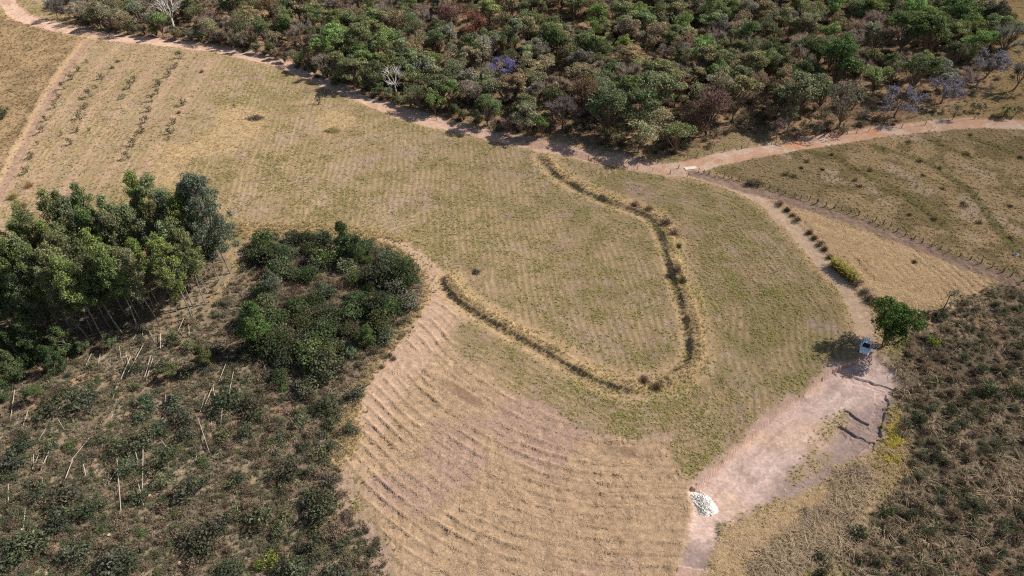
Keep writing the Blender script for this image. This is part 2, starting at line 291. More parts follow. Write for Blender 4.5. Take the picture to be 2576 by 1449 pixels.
# ------------------------------------------------------------------ materials
def nt(name):
    m = bpy.data.materials.new(name); m.use_nodes = True; t = m.node_tree; t.nodes.clear()
    o = t.nodes.new('ShaderNodeOutputMaterial'); return m, t, o
def N(t, typ, **kw):
    n = t.nodes.new(typ)
    for k, v in kw.items(): setattr(n, k, v)
    return n
def mix_mul(t, a, b):
    m = N(t, 'ShaderNodeMix', data_type='RGBA', blend_type='MULTIPLY'); m.inputs[0].default_value = 1.0
    t.links.new(a, m.inputs[6]); t.links.new(b, m.inputs[7]); return m.outputs[2]
def ground_material():
    m, t, o = nt('ground_soil_and_stubble')
    at = N(t, 'ShaderNodeAttribute', attribute_name='albedo'); geo = N(t, 'ShaderNodeNewGeometry')
    n1 = N(t, 'ShaderNodeTexNoise'); n1.inputs['Scale'].default_value = 2.2; n1.inputs['Detail'].default_value = 6; n1.inputs['Roughness'].default_value = .7
    t.links.new(geo.outputs['Position'], n1.inputs['Vector'])
    r1 = N(t, 'ShaderNodeValToRGB'); r1.color_ramp.elements[0].position = .32; r1.color_ramp.elements[1].position = .70
    r1.color_ramp.elements[0].color = (.72, .72, .72, 1); r1.color_ramp.elements[1].color = (1.24, 1.22, 1.18, 1)
    t.links.new(n1.outputs['Fac'], r1.inputs[0])
    col = mix_mul(t, at.outputs['Color'], r1.outputs[0])
    b = N(t, 'ShaderNodeBsdfDiffuse'); b.inputs['Roughness'].default_value = .8; t.links.new(col, b.inputs['Color'])
    n2 = N(t, 'ShaderNodeTexNoise'); n2.inputs['Scale'].default_value = 3.4; n2.inputs['Detail'].default_value = 5; n2.inputs['Roughness'].default_value = .75
    t.links.new(geo.outputs['Position'], n2.inputs['Vector'])
    bp = N(t, 'ShaderNodeBump'); bp.inputs['Distance'].default_value = .22; bp.inputs['Strength'].default_value = .8
    ra = N(t, 'ShaderNodeAttribute', attribute_name='rough'); t.links.new(ra.outputs['Fac'], bp.inputs['Strength'])
    t.links.new(n2.outputs['Fac'], bp.inputs['Height']); t.links.new(bp.outputs[0], b.inputs['Normal'])
    t.links.new(b.outputs[0], o.inputs[0]); return m
def leaf_material(name, source, trans=.25):
    """source: 'object' = the object's own colour, 'instance' = the colour carried by each scattered piece"""
    m, t, o = nt(name)
    if source == 'object': c = N(t, 'ShaderNodeObjectInfo').outputs['Color']
    else: c = N(t, 'ShaderNodeAttribute', attribute_type='INSTANCER', attribute_name='icol').outputs['Color']
    tn = N(t, 'ShaderNodeAttribute', attribute_name='tint')
    c = mix_mul(t, c, tn.outputs['Color'])
    d = N(t, 'ShaderNodeBsdfDiffuse'); t.links.new(c, d.inputs[0])
    tr = N(t, 'ShaderNodeBsdfTranslucent'); t.links.new(c, tr.inputs[0])
    mx = N(t, 'ShaderNodeMixShader'); mx.inputs[0].default_value = trans
    t.links.new(d.outputs[0], mx.inputs[1]); t.links.new(tr.outputs[0], mx.inputs[2]); t.links.new(mx.outputs[0], o.inputs[0]); return m
def plain(name, col, rough=.6, metal=0.0, noise=0.0, scale=6.0, coat=0.0):
    m, t, o = nt(name); b = N(t, 'ShaderNodeBsdfPrincipled'); t.links.new(b.outputs[0], o.inputs[0])
    b.inputs['Roughness'].default_value = rough; b.inputs['Metallic'].default_value = metal; b.inputs['Coat Weight'].default_value = coat
    b.inputs['Base Color'].default_value = (*col, 1)
    if noise:
        tc = N(t, 'ShaderNodeTexCoord'); n = N(t, 'ShaderNodeTexNoise'); n.inputs['Scale'].default_value = scale; n.inputs['Detail'].default_value = 5
        t.links.new(tc.outputs['Object'], n.inputs['Vector'])
        r = N(t, 'ShaderNodeValToRGB'); r.color_ramp.elements[0].position = .3; r.color_ramp.elements[1].position = .7
        r.color_ramp.elements[0].color = tuple(c * (1 - noise) for c in col) + (1,); r.color_ramp.elements[1].color = tuple(min(1, c * (1 + noise)) for c in col) + (1,)
        t.links.new(n.outputs['Fac'], r.inputs[0]); t.links.new(r.outputs[0], b.inputs['Base Color'])
    return m
M = {'ground': ground_material(), 'leaf': leaf_material('foliage', 'object', .3), 'leaf_i': leaf_material('scattered_foliage', 'instance'),
     'bark': plain('grey_brown_bark', (.16, .12, .09), .9, 0, .35, 3), 'bark_dark': plain('dark_bark', (.085, .065, .05), .9, 0, .35, 3),
     'bark_euc': plain('pale_smooth_bark', (.235, .195, .16), .8, 0, .4, 2.5), 'bark_white': plain('bleached_bark', (.60, .56, .50), .8, 0, .15, 3),
     'log': plain('weathered_log', (.37, .315, .255), .85, 0, .3, 2.0), 'log_grey': plain('grey_weathered_log', (.33, .28, .24), .85, 0, .3, 2.0), 'endgrain': plain('cut_wood', (.62, .44, .27), .8, 0, .2, 9),
     'post': plain('weathered_post_wood', (.10, .075, .06), .9, 0, .3, 8), 'wire': plain('rusty_wire', (.13, .10, .085), .6, .6),
     'gravel': plain('white_gravel', (.60, .565, .51), .9, 0, .22, 5), 'rock': plain('grey_rock', (.32, .29, .26), .9, 0, .25, 2), 'slab': plain('weathered_concrete', (.50, .42, .36), .9, 0, .2, 3),
     'earth': plain('dark_red_earth', (.17, .10, .075), .95, 0, .35, 3)}

# ------------------------------------------------------------------ mesh builder
class MB:
    """collects vertices, faces and a brightness tint per face; build() makes ONE mesh"""
    def __init__(s): s.v = []; s.f = []; s.t = []; s.m = []; s.n = 0
    def add(s, v, f, tint=1.0, mat=0):
        v = np.asarray(v, float); s.v.append(v)
        for q in f: s.f.append(tuple(int(i) + s.n for i in q))
        k = len(f); s.t.append(np.broadcast_to(np.asarray(tint, float).reshape(-1, 1) if np.ndim(tint) == 1 else np.asarray(tint, float), (k, 3)) if np.ndim(tint) < 2 else tint)
        s.m += [mat] * k; s.n += len(v)
    def quads(s, v4, tint, mat=0):
        """v4: (n,4,3)"""
        n = len(v4); s.v.append(v4.reshape(-1, 3)); b = s.n + 4 * np.arange(n)
        s.f += [(int(i), int(i) + 1, int(i) + 2, int(i) + 3) for i in b]
        s.t.append(np.asarray(tint, float) * np.ones((n, 3))); s.m += [mat] * n; s.n += 4 * n
    def tube(s, P, r, sides=5, tint=1.0, mat=0, cap=True):
        P = np.asarray(P, float); r = np.broadcast_to(np.asarray(r, float), (len(P),)); rings = []
        for i in range(len(P)):
            d = P[min(i + 1, len(P) - 1)] - P[max(i - 1, 0)]; d = d / (np.linalg.norm(d) + 1e-9)
            a = np.cross(d, (0.31, 0.95, 0.05) if abs(d[2]) > .6 else (0, 0, 1)); a /= np.linalg.norm(a) + 1e-9; b = np.cross(d, a)
            th = np.arange(sides) * 2 * np.pi / sides
            rings.append(P[i] + r[i] * (np.cos(th)[:, None] * a + np.sin(th)[:, None] * b))
        v = np.vstack(rings); f = []
        for i in range(len(P) - 1):
            for k in range(sides):
                f.append((i * sides + k, i * sides + (k + 1) % sides, (i + 1) * sides + (k + 1) % sides, (i + 1) * sides + k))
        if cap: f.append(tuple(range((len(P) - 1) * sides, len(P) * sides))); f.append(tuple(range(sides))[::-1])
        s.add(v, f, tint, mat)
    def box(s, c, size, rot=0.0, mat=0):
        x, y, z = np.array(size) / 2; v = np.array([(i * x, j * y, k * z) for k in (-1, 1) for i, j in ((-1, -1), (1, -1), (1, 1), (-1, 1))])
        cr, sr = math.cos(rot), math.sin(rot); v = np.stack([v[:, 0] * cr - v[:, 1] * sr, v[:, 0] * sr + v[:, 1] * cr, v[:, 2]], 1) + np.array(c)
        s.add(v, [(3, 2, 1, 0), (4, 5, 6, 7), (0, 1, 5, 4), (1, 2, 6, 5), (2, 3, 7, 6), (3, 0, 4, 7)], 1.0, mat)
    def mesh(s, name, mats, shade=False):
        me = bpy.data.meshes.new(name); me.from_pydata(np.vstack(s.v).tolist(), [], s.f)
        for m in mats: me.materials.append(M[m] if isinstance(m, str) else m)
        if len(mats) > 1: me.polygons.foreach_set('material_index', np.array(s.m, np.int32))
        a = me.attributes.new('tint', 'FLOAT_COLOR', 'FACE'); t = np.vstack([np.broadcast_to(x, (len(x), 3)) for x in s.t])
        a.data.foreach_set('color', np.hstack([t, np.ones((len(t), 1))]).astype(np.float32).ravel())
        if shade: me.polygons.foreach_set('use_smooth', np.ones(len(s.f), bool))
        me.update(); return me

def leaf_quads(mb, c, nrm, size, rg, tint=(.75, 1.25), aspect=.55, mat=0):
    n = len(c); nrm = nrm / (np.linalg.norm(nrm, axis=1, keepdims=True) + 1e-9)
    a = np.cross(nrm, rg.normal(size=(n, 3))); a /= np.linalg.norm(a, axis=1, keepdims=True) + 1e-9; b = np.cross(nrm, a)
    s = np.broadcast_to(size, (n,))[:, None]
    v = np.stack([c - a * s, c - b * s * aspect + nrm * s * .12, c + a * s, c + b * s * aspect + nrm * s * .12], 1)
    t = rg.uniform(tint[0], tint[1], (n, 1)) * (1 + rg.normal(0, .06, (n, 3)))
    mb.quads(v, t, mat)
def clump_leaves(mb, centres, rads, per, size, rg, flat=.65, jitter=.7, tint=(.7, 1.3), up=.25, mat=0, aspect=.55):
    for c, r in zip(centres, rads):
        n = max(6, int(per * r * r)); d = rg.normal(size=(n, 3)); d[:, 2] = d[:, 2] * .8 + up * np.abs(d[:, 2]); d /= np.linalg.norm(d, axis=1, keepdims=True)
        rr = r * (rg.uniform(.4, 1.0, (n, 1)) ** .6 + np.abs(rg.normal(0, .16, (n, 1)))); p = c + d * rr * np.array([1, 1, flat])
        ct_ = rg.uniform(.78, 1.22)
        leaf_quads(mb, p, d * np.array([1, 1, 1 / flat]) + jitter * rg.normal(size=(n, 3)), size * rg.uniform(.6, 1.3, n), rg, (tint[0] * ct_, tint[1] * ct_), aspect, mat)

def obj(name, me, parent=None, loc=(0, 0, 0), rot=0.0, sc=1.0, color=None):
    o = bpy.data.objects.new(name, me); COL.objects.link(o); o.location = loc
    o.rotation_euler = (0, 0, rot) if np.ndim(rot) == 0 else rot
    o.scale = (sc,) * 3 if np.ndim(sc) == 0 else sc
    if color is not None: o.color = (*color, 1)
    if parent: o.parent = parent
    return o
def tag(o, label, cat=None, group=None, kind=None):
    if label: o['label'] = label
    if cat: o['category'] = cat
    if group: o['group'] = group
    if kind: o['kind'] = kind
    return o

# ------------------------------------------------------------------ the ground: one sheet to the horizon, cut along the edges of road, tracks and yard
ys = [20.0]
while ys[-1] < 345: ys.append(ys[-1] + (0.26 if ys[-1] > 36 else .8) + max(0, (ys[-1] - 60)) * .0016)
while ys[-1] < 6000: ys.append(ys[-1] * 1.06)
ys = np.array(ys); NC = 900
wy = 85 + .62 * np.minimum(ys, 400) + np.maximum(ys - 400, 0) * 1.5
uu = np.linspace(-1, 1, NC)
GX = (wy[:, None] * uu[None, :]).ravel(); GY = np.repeat(ys, NC)
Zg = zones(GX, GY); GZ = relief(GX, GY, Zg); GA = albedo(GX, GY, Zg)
NR = len(ys)
GR = .9 - .72 * np.maximum.reduce([Zg['road'], Zg['roadr'], Zg['rpath'], Zg['pad']])
def lookup(x, y):
    """height of the built ground (bilinear in the sheet)"""
    x = np.asarray(x, float); y = np.asarray(y, float)
    j = np.clip(np.searchsorted(ys, y) - 1, 0, NR - 2); t = np.clip((y - ys[j]) / (ys[j + 1] - ys[j]), 0, 1)
    w = wy[j] * (1 - t) + wy[j + 1] * t; u = np.clip((x / w + 1) / 2 * (NC - 1), 0, NC - 1.001); i = u.astype(int); f = u - i
    g = GZ.reshape(NR, NC)
    return (g[j, i] * (1 - f) + g[j, i + 1] * f) * (1 - t) + (g[j + 1, i] * (1 - f) + g[j + 1, i + 1] * f) * t
idx = np.arange(NR * NC).reshape(NR, NC)
quads = np.stack([idx[:-1, :-1], idx[:-1, 1:], idx[1:, 1:], idx[1:, :-1]], -1).reshape(-1, 4)
qc = quads[:, 0]
lab = np.zeros(len(quads), int)
for k, nme in enumerate(('tri', 'till', 'fire', 'rpath', 'ltrack', 'road', 'roadr', 'pad')):
    lab[Zg[nme][qc] > .5] = k + 1
lab[np.exp(-(Zg['d_berm'][qc] / 1.25) ** 2) > .35] = 9
lab[(lab == 9) & (Zg['a_berm'][qc] >= 300)] = 10
def ground_fine(name, k, label, sub_=4):
    """the same sheet, finer, so that the narrow erosion gullies have an edge"""
    q = quads[lab == k]; t = np.linspace(0, 1, sub_ + 1); a, b = np.meshgrid(t, t); a = a.ravel(); b = b.ravel(); w4 = np.stack([(1 - a) * (1 - b), a * (1 - b), a * b, (1 - a) * b], 1)
    P = np.einsum('kc,qcd->qkd', w4, np.stack([GX[q], GY[q], GZ[q]], -1)); X_ = P[..., 0].ravel(); Y_ = P[..., 1].ravel(); Zz = P[..., 2].ravel()
    c_ = np.full(X_.shape, 9.0)
    for T_ in CRACKS: c_ = np.minimum(c_, seg_dist(X_, Y_, smooth(T_, 2), far=9)[0])
    c_ = c_ + .16 * (fbm(X_, Y_, .8, 77, 3) - .5); g = np.exp(-(c_ / .075) ** 2); Zz = Zz - .34 * g * (.5 + fbm(X_, Y_, 2, 78, 2)) + .05 * (fbm(X_, Y_, .35, 79, 2) - .5) * np.exp(-(c_ / 1.5) ** 2)
    A_ = np.einsum('kc,qcd->qkd', w4, GA[q]).reshape(-1, 3); m = sub_ + 1
    base = np.arange(m * m).reshape(m, m); f1 = np.stack([base[:-1, :-1], base[:-1, 1:], base[1:, 1:], base[1:, :-1]], -1).reshape(-1, 4)
    F = (f1[None] + (np.arange(len(q)) * m * m)[:, None, None]).reshape(-1, 4)
    key = np.round(X_ * 500).astype(np.int64) * 10000019 + np.round(Y_ * 500).astype(np.int64); _, first, inv = np.unique(key, return_index=True, return_inverse=True)
    sheet(name, np.stack([X_, Y_, Zz], 1)[first], inv[F], A_[first], np.full(len(first), .22), label)
def sheet(name, co, q, al, ro, label):
    me = bpy.data.meshes.new(name); n = len(co); me.vertices.add(n); me.vertices.foreach_set('co', co.astype(np.float32).ravel())
    me.loops.add(4 * len(q)); me.loops.foreach_set('vertex_index', q.astype(np.int32).ravel()); me.polygons.add(len(q)); me.polygons.foreach_set('loop_start', (4 * np.arange(len(q))).astype(np.int32))
    me.update(calc_edges=True); me.polygons.foreach_set('use_smooth', np.ones(len(q), bool))
    a = me.attributes.new('albedo', 'FLOAT_COLOR', 'POINT'); a.data.foreach_set('color', np.hstack([al, np.ones((n, 1))]).astype(np.float32).ravel())
    a = me.attributes.new('rough', 'FLOAT', 'POINT'); a.data.foreach_set('value', ro.astype(np.float32)); me.materials.append(M['ground']); o = obj(name, me); tag(o, label, None, None, 'structure'); return o
def ground_piece(name, k, label):
    q = quads[lab == k]; used, inv = np.unique(q, return_inverse=True); q = inv.reshape(-1, 4)
    me = bpy.data.meshes.new(name); n = len(used); me.vertices.add(n)
    me.vertices.foreach_set('co', np.stack([GX[used], GY[used], GZ[used]], 1).astype(np.float32).ravel())
    me.loops.add(4 * len(q)); me.loops.foreach_set('vertex_index', q.astype(np.int32).ravel())
    me.polygons.add(len(q)); me.polygons.foreach_set('loop_start', (4 * np.arange(len(q))).astype(np.int32))
    me.update(calc_edges=True); me.polygons.foreach_set('use_smooth', np.ones(len(q), bool))
    a = me.attributes.new('albedo', 'FLOAT_COLOR', 'POINT'); a.data.foreach_set('color', np.hstack([GA[used], np.ones((n, 1))]).astype(np.float32).ravel())
    a = me.attributes.new('rough', 'FLOAT', 'POINT'); a.data.foreach_set('value', GR[used].astype(np.float32))
    me.materials.append(M['ground']); o = obj(name, me); tag(o, label, None, None, 'structure'); return o
ground_piece('ground', 0, 'dry grassland and field soil around the woods')
ground_piece('straw_field', 1, 'triangular mown straw plot beside the pasture fence')
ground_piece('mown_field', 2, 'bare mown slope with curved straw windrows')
ground_piece('firebreak', 3, 'churned brown firebreak strip along the pasture fence')
ground_piece('path', 4, 'pale worn path leading down to the parked car')
ground_piece('farm_track', 5, 'rutted dirt track along the left edge of the field')
ground_piece('dirt_road', 6, 'pinkish dirt road along the forest edge')
ground_piece('dirt_road', 7, 'orange dirt road curving away to the right of the forest')
ground_fine('dirt_yard', 8, 'levelled pale pink bare earth yard with erosion gullies')
ground_piece('earth_bank', 9, 'long curved contour bank on the right of the field')
ground_piece('earth_bank', 10, 'diagonal contour bank starting beside the thicket')

# ------------------------------------------------------------------ plants: one mesh per kind and variant
def limbs(mb, base, tips, r0, rg, bend=.25, sides=5, split=.5, mat=0):
    """tapering limbs from a fork to the given tips"""
    for t in tips:
        d = t - base; mid = base + d * split + np.array([0, 0, bend * np.linalg.norm(d) * .4]) + rg.normal(0, .08, 3) * np.linalg.norm(d)
        mb.tube([base, mid, t], [r0, r0 * .6, r0 * .15], sides, 1.0, mat, False)
def make_leafy(seed, Ht=9.0, Rr=3.6, low=1.3, n=50, per=125, size=.20, flat=.75, tint=(.6, 1.4), rc=(.5, 1.3), bark='bark', top=1.0, trunks=1, spread=1.0):
    rg = np.random.default_rng(seed); ht = Ht * rg.uniform(.94, 1.06)
    k_ = int(rg.integers(4, 8)); lc = []; lr = []
    for i in range(k_):
        th = 2 * np.pi * (i + rg.uniform(-.3, .3)) / k_; off = spread * Rr * (rg.uniform(.05, .2) if i == 0 else rg.uniform(.38, .66)); lr.append(Rr * rg.uniform(.36, .58) * (1.25 if spread < 1 else 1))
        lc.append((off * math.cos(th), off * math.sin(th), ht - lr[-1] * .9 if i == 0 else low + (ht - low) * rg.uniform(.30, .74)))
    lc = np.array(lc); cs = []; rr = []
    for i in range(n):
        j = int(rg.integers(0, k_)); d = rg.normal(size=3); d[2] = abs(d[2]) * (1 if rg.random() < .78 else -.5); d /= np.linalg.norm(d); r1 = rg.uniform(rc[0], rc[1]) * .8
        cs.append(lc[j] + d * lr[j] * rg.uniform(.5, 1.05) * np.array([1, 1, .8])); rr.append(r1)
    cs = np.array(cs); rr = np.array(rr)
    mb = MB(); clump_leaves(mb, cs, rr, per, size, rg, flat, .7, tint)
    tr = MB()
    for k in range(trunks):
        off = rg.normal(0, .35, 2) * (trunks > 1); fork = np.array([off[0] * 2.2 + rg.normal(0, .15), off[1] * 2.2 + rg.normal(0, .15), low * rg.uniform(.75, 1.15)])
        r0 = .020 * ht / math.sqrt(trunks) + .02
        tr.tube([(off[0], off[1], -.3), fork * [.5, .5, .5] + np.array([off[0] * .5, off[1] * .5, 0]) + rg.normal(0, .06, 3), fork], [r0 * 1.25, r0, r0 * .85], 6, 1.0, 0, False)
        limbs(tr, fork, [c for i, c in enumerate(cs) if i % trunks == k][::2] if n > 14 else cs, r0 * .55, rg)
    return tr.mesh('trunk', [bark]), mb.mesh('crown', ['leaf'])
def make_bare(seed, Ht=7.5, Rr=3.4, twigs=2600, bark='bark', flowers=0, white=False, droop=0.0, tw=.034):
    """leafless crown: forking limbs, then fine twigs; flowers adds small blossom faces along the twigs"""
    rg = np.random.default_rng(seed); tr = MB(); mb = MB()
    fork = np.array([rg.normal(0, .2), rg.normal(0, .2), Ht * rg.uniform(.2, .3)]); r0 = .024 * Ht
    tr.tube([(0, 0, -.3), fork * .5 + rg.normal(0, .05, 3), fork], [r0 * 1.2, r0, r0 * .85], 6, 1, 0, False)
    tips = []
    for i in range(7):
        th = i * 2 * np.pi / 7 + rg.uniform(-.3, .3); el = rg.uniform(.5, 1.25); L = Ht * rg.uniform(.3, .42)
        t = fork + L * np.array([math.cos(th) * math.cos(el) * Rr / Ht * 2.1, math.sin(th) * math.cos(el) * Rr / Ht * 2.1, math.sin(el)])
        m = (fork + t) / 2 + rg.normal(0, .2, 3); tr.tube([fork, m, t], [r0 * .55, r0 * .42, r0 * .3], 5, 1, 0, False)
        for j in range(4):
            u = t - fork; u /= np.linalg.norm(u); d = u + rg.normal(0, .55, 3) + np.array([0, 0, .15]); d /= np.linalg.norm(d)
            b = m + (t - m) * rg.uniform(.4, 1); e = b + d * Ht * rg.uniform(.16, .30)
            k = (b + e) / 2 + rg.normal(0, .15, 3); tr.tube([b, k, e], [r0 * .25, r0 * .18, r0 * .09], 4, 1, 0, False); tips.append((b, k, e))
    B = np.array([x[1] for x in tips]); E = np.array([x[2] for x in tips])
    c0 = np.array([0, 0, Ht * .45]); k = rg.integers(0, len(tips), twigs); u = rg.uniform(0, 1, (twigs, 1))
    p = B[k] * (1 - u) + E[k] * u; d = p - c0; d /= np.linalg.norm(d, axis=1, keepdims=True)
    d = d + rg.normal(0, .6, (twigs, 3)) + np.array([0, 0, .15 - droop]); d /= np.linalg.norm(d, axis=1, keepdims=True)
    L = rg.uniform(.5, 1.35, (twigs, 1)) * Ht / 7.5; q = p + d * L
    w = np.cross(d, rg.normal(size=(twigs, 3))); w /= np.linalg.norm(w, axis=1, keepdims=True); w *= tw * rg.uniform(.7, 1.4, (twigs, 1))
    if white:
        sel = slice(0, twigs)
    mb.quads(np.stack([p - w, p + w, q + w * .3, q - w * .3], 1), rg.uniform(.7, 1.25, (twigs, 1)))
    if flowers:
        k = rg.integers(0, twigs, flowers); c = p[k] + (q - p)[k] * rg.uniform(.3, 1.1, (flowers, 1)) + rg.normal(0, .12, (flowers, 3))
        leaf_quads(mb, c, rg.normal(size=(flowers, 3)) + [0, 0, .5], rg.uniform(.09, .2, flowers), rg, (.8, 1.25), .7)
    return tr.mesh('trunk', [bark]), mb.mesh('crown', ['leaf'])
def make_euc(seed, Ht=23.0, low=.42, Rr=2.5, n=58, lean=0.0):
    rg = np.random.default_rng(seed); bx, by = rg.normal(0, .35, 2)
    ax = lambda z: np.array([bx * (z / Ht) ** 2 + .25 * math.sin(z * .3 + seed), by * (z / Ht) ** 2 + .2 * math.sin(z * .27 + seed * 2), z])
    tr = MB(); zs = np.linspace(-.3, Ht * .96, 11); tr.tube([ax(max(z, -.3)) for z in zs], np.interp(zs, [0, Ht * .5, Ht], [.155, .10, .02]), 6, 1, 0, False)
    mb = MB(); cs = []; rr = []
    for i in range(n):
        u = rg.uniform(0, 1) ** .8; z = Ht * (low + (1 - low) * u) ; w = Rr * (math.sin(math.pi * min(1, .18 + u * .78)) ** .6) * rg.uniform(.25, 1)
        th = rg.uniform(0, 2 * np.pi); c = ax(z) + np.array([w * math.cos(th), w * math.sin(th), -.3 * w]); cs.append(c); rr.append(rg.uniform(.6, 1.15))
        b = ax(max(z - 1.6 - .5 * w, Ht * .3)); tr.tube([b, (b + c) / 2 + [0, 0, .3], c], [.045, .03, .008], 4, 1, 0, False)
    for c, r in zip(cs, rr):
        m = int(125 * r * r); d = rg.normal(size=(m, 3)); d /= np.linalg.norm(d, axis=1, keepdims=True)
        p = c + d * r * rg.uniform(.3, 1.0, (m, 1)) * [1, 1, 1.05]
        k = rg.uniform(.88, 1.12); leaf_quads(mb, p, d + .9 * rg.normal(size=(m, 3)) * [1, 1, .7], .20 * rg.uniform(.6, 1.4, m), rg, (.65 * k, 1.35 * k), .45)
    return tr.mesh('trunk', ['bark_euc']), mb.mesh('crown', ['leaf'])
def make_bush(seed, Rr=1.1, Ht=1.7, n=10, per=120, size=.16, bark='bark_dark', open_=.0):
    rg = np.random.default_rng(seed); mb = MB(); cs = []; rr = []
    for i in range(n):
        th = rg.uniform(0, 6.28); w = Rr * math.sqrt(rg.uniform(0, 1)) * .8; cs.append((w * math.cos(th), w * math.sin(th), Ht * rg.uniform(.3, .85) * (1 - .3 * w / Rr))); rr.append(Rr * rg.uniform(.28, .5))
    cs = np.array(cs); clump_leaves(mb, cs, np.array(rr), per / (Rr * Rr) * (1.0 - open_), size, rg, .8, .8, (.6, 1.4))
    limbs(mb, np.array([0, 0, -.15]), cs, .035, rg, .2, 4, .5, 1)
    return mb.mesh('bush', ['leaf', bark])
def make_twiggy_bush(seed, Rr=1.1, Ht=1.4, n=260, leaves=120):
    rg = np.random.default_rng(seed); mb = MB(); d = rg.normal(size=(n, 3)); d[:, 2] = np.abs(d[:, 2]) * 1.1 + .2; d /= np.linalg.norm(d, axis=1, keepdims=True)
    p = rg.normal(0, .25 * Rr, (n, 3)) * [1, 1, 0]; q = p + d * rg.uniform(.5, 1.0, (n, 1)) * [Rr, Rr, Ht]
    w = np.cross(d, rg.normal(size=(n, 3))); w /= np.linalg.norm(w, axis=1, keepdims=True); w *= .02
    mb.quads(np.stack([p - w, p + w, q + w * .4, q - w * .4], 1), rg.uniform(.6, 1.3, (n, 1)))
    k = rg.integers(0, n, leaves); leaf_quads(mb, p[k] + (q - p)[k] * rg.uniform(.4, 1, (leaves, 1)), rg.normal(size=(leaves, 3)), rg.uniform(.05, .13, leaves), rg, (.7, 1.4))
    return mb.mesh('twiggy_bush', ['leaf'])
def make_tuft(seed, n=14, hgt=.3, spread=.16, w=.02, lie=.45, bend=.5):
    """grass tuft of n bent blades"""
    rg = np.random.default_rng(seed); mb = MB(); th = rg.uniform(0, 6.28, n); u = np.stack([np.cos(th), np.sin(th), np.zeros(n)], 1)
    b = u * rg.uniform(0, spread, (n, 1)) * .6; L = hgt * rg.uniform(.6, 1.25, (n, 1)); k = rg.uniform(.2, 1, (n, 1)) * lie
    m = b + u * k * L * .4 + np.array([0, 0, 1]) * L * .6; t = b + u * L * (k + bend * rg.uniform(.2, 1, (n, 1))) + np.array([0, 0, 1]) * L * rg.uniform(.6, 1.0, (n, 1)) * (1 - .4 * lie)
    s = np.stack([-u[:, 1], u[:, 0], u[:, 2]], 1) * w; tt = rg.uniform(.7, 1.3, (n, 1))
    mb.quads(np.stack([b - s, b + s, m + s * .8, m - s * .8], 1) + [0, 0, -.03], tt); mb.quads(np.stack([m - s * .8, m + s * .8, t + s * .15, t - s * .15], 1) + [0, 0, -.03], tt * 1.08)
    return mb.mesh('tuft', ['leaf_i'])
def make_litter(seed, n=16, L=.45, w=.016):
    rg = np.random.default_rng(seed); mb = MB(); th = rg.normal(0, .55, n); u = np.stack([np.cos(th), np.sin(th), rg.uniform(-.02, .14, n)], 1)
    c = rg.normal(0, .2, (n, 3)) * [1.6, .8, 0] + np.array([0, 0, 1]) * rg.uniform(.015, .07, (n, 1)); l = L * rg.uniform(.5, 1.2, (n, 1)) / 2; s = np.stack([-u[:, 1], u[:, 0], np.full(n, .3)], 1) * w
    mb.quads(np.stack([c - u * l - s, c - u * l + s, c + u * l + s, c + u * l - s], 1), rg.uniform(.7, 1.3, (n, 1))); return mb.mesh('litter', ['leaf_i'])
def make_weed(seed, n=26, r=.35, hgt=.4, size=.11):
    rg = np.random.default_rng(seed); mb = MB(); c = rg.normal(0, r * .5, (n, 3)); c[:, 2] = rg.uniform(.05, hgt, n) * np.exp(-(c[:, 0] ** 2 + c[:, 1] ** 2) / r ** 2)
    leaf_quads(mb, c, rg.normal(size=(n, 3)) * .8 + [0, 0, .6], size * rg.uniform(.6, 1.4, n), rg, (.65, 1.35)); 
    k = 8; p = rg.normal(0, r * .3, (k, 3)) * [1, 1, 0]; q = p * 2.0 + np.array([0, 0, 1]) * rg.uniform(.5, 1.2, (k, 1)) * hgt; s = np.array([.012, .008, 0])
    mb.quads(np.stack([p - s, p + s, q + s * .5, q - s * .5], 1), rg.uniform(.8, 1.5, (k, 1)) * np.array([1.2, 1.0, .9])); return mb.mesh('weed', ['leaf_i'])
def copy_leaf_i(pair, name):
    """the same crown and trunk as one mesh for scattered trees (colour comes from each scattered piece)"""
    tr, cr = pair; me = cr.copy(); me.materials.clear(); me.materials.append(M['leaf_i']); return me

T = {}
T['round'] = [make_leafy(100 + i) for i in range(5)]
T['layer'] = [make_leafy(120 + i, 9.5, 4.2, 1.7, 48, 105, .22, .42, (.6, 1.4), (.6, 1.6)) for i in range(4)]
T['open'] = [make_leafy(140 + i, 8.5, 3.6, 1.1, 44, 70, .17, .8, (.55, 1.45), (.45, 1.2)) for i in range(4)]
T['lush'] = [make_leafy(160 + i, 9.0, 4.2, .5, 64, 120, .22, .75, (.6, 1.4), (.6, 1.5)) for i in range(3)]
T['bare'] = [make_bare(180 + i) for i in range(4)]
T['bared'] = [make_bare(190 + i, 8.5, 3.2, 1700, 'bark') for i in range(3)]
T['lilac'] = [make_bare(200 + i, 8.0, 3.6, 1300, 'bark', 1500) for i in range(2)]
T['rust'] = [make_leafy(210 + i, 8.0, 3.4, 1.8, 42, 80, .15, .8, (.55, 1.45), (.8, 1.4), 'bark_dark') for i in range(2)]
T['white'] = [make_bare(220, 8.0, 4.2, 260, 'bark_white', 0, True, .1, .03), make_bare(221, 9.5, 2.6, 160, 'bark_white', 0, True, -.2, .03)]
T['euc'] = [make_euc(230 + i, 23, rg_low, rr_) for i, (rg_low, rr_) in enumerate([(.40, 2.4), (.34, 2.8), (.46, 2.3), (.38, 2.6), (.43, 2.9), (.32, 2.5)])]
T['euclow'] = [make_euc(240 + i, 12, .10, 2.8, 60) for i in range(3)]
BUSH = [make_bush(300 + i, 1.3, 1.6 + .2 * (i % 3), 16, 170, .13) for i in range(6)]
TALLB = [make_bush(320 + i, 1.9, 3.2, 26, 330, .15) for i in range(5)]
TWIG = [make_twiggy_bush(340 + i) for i in range(4)]
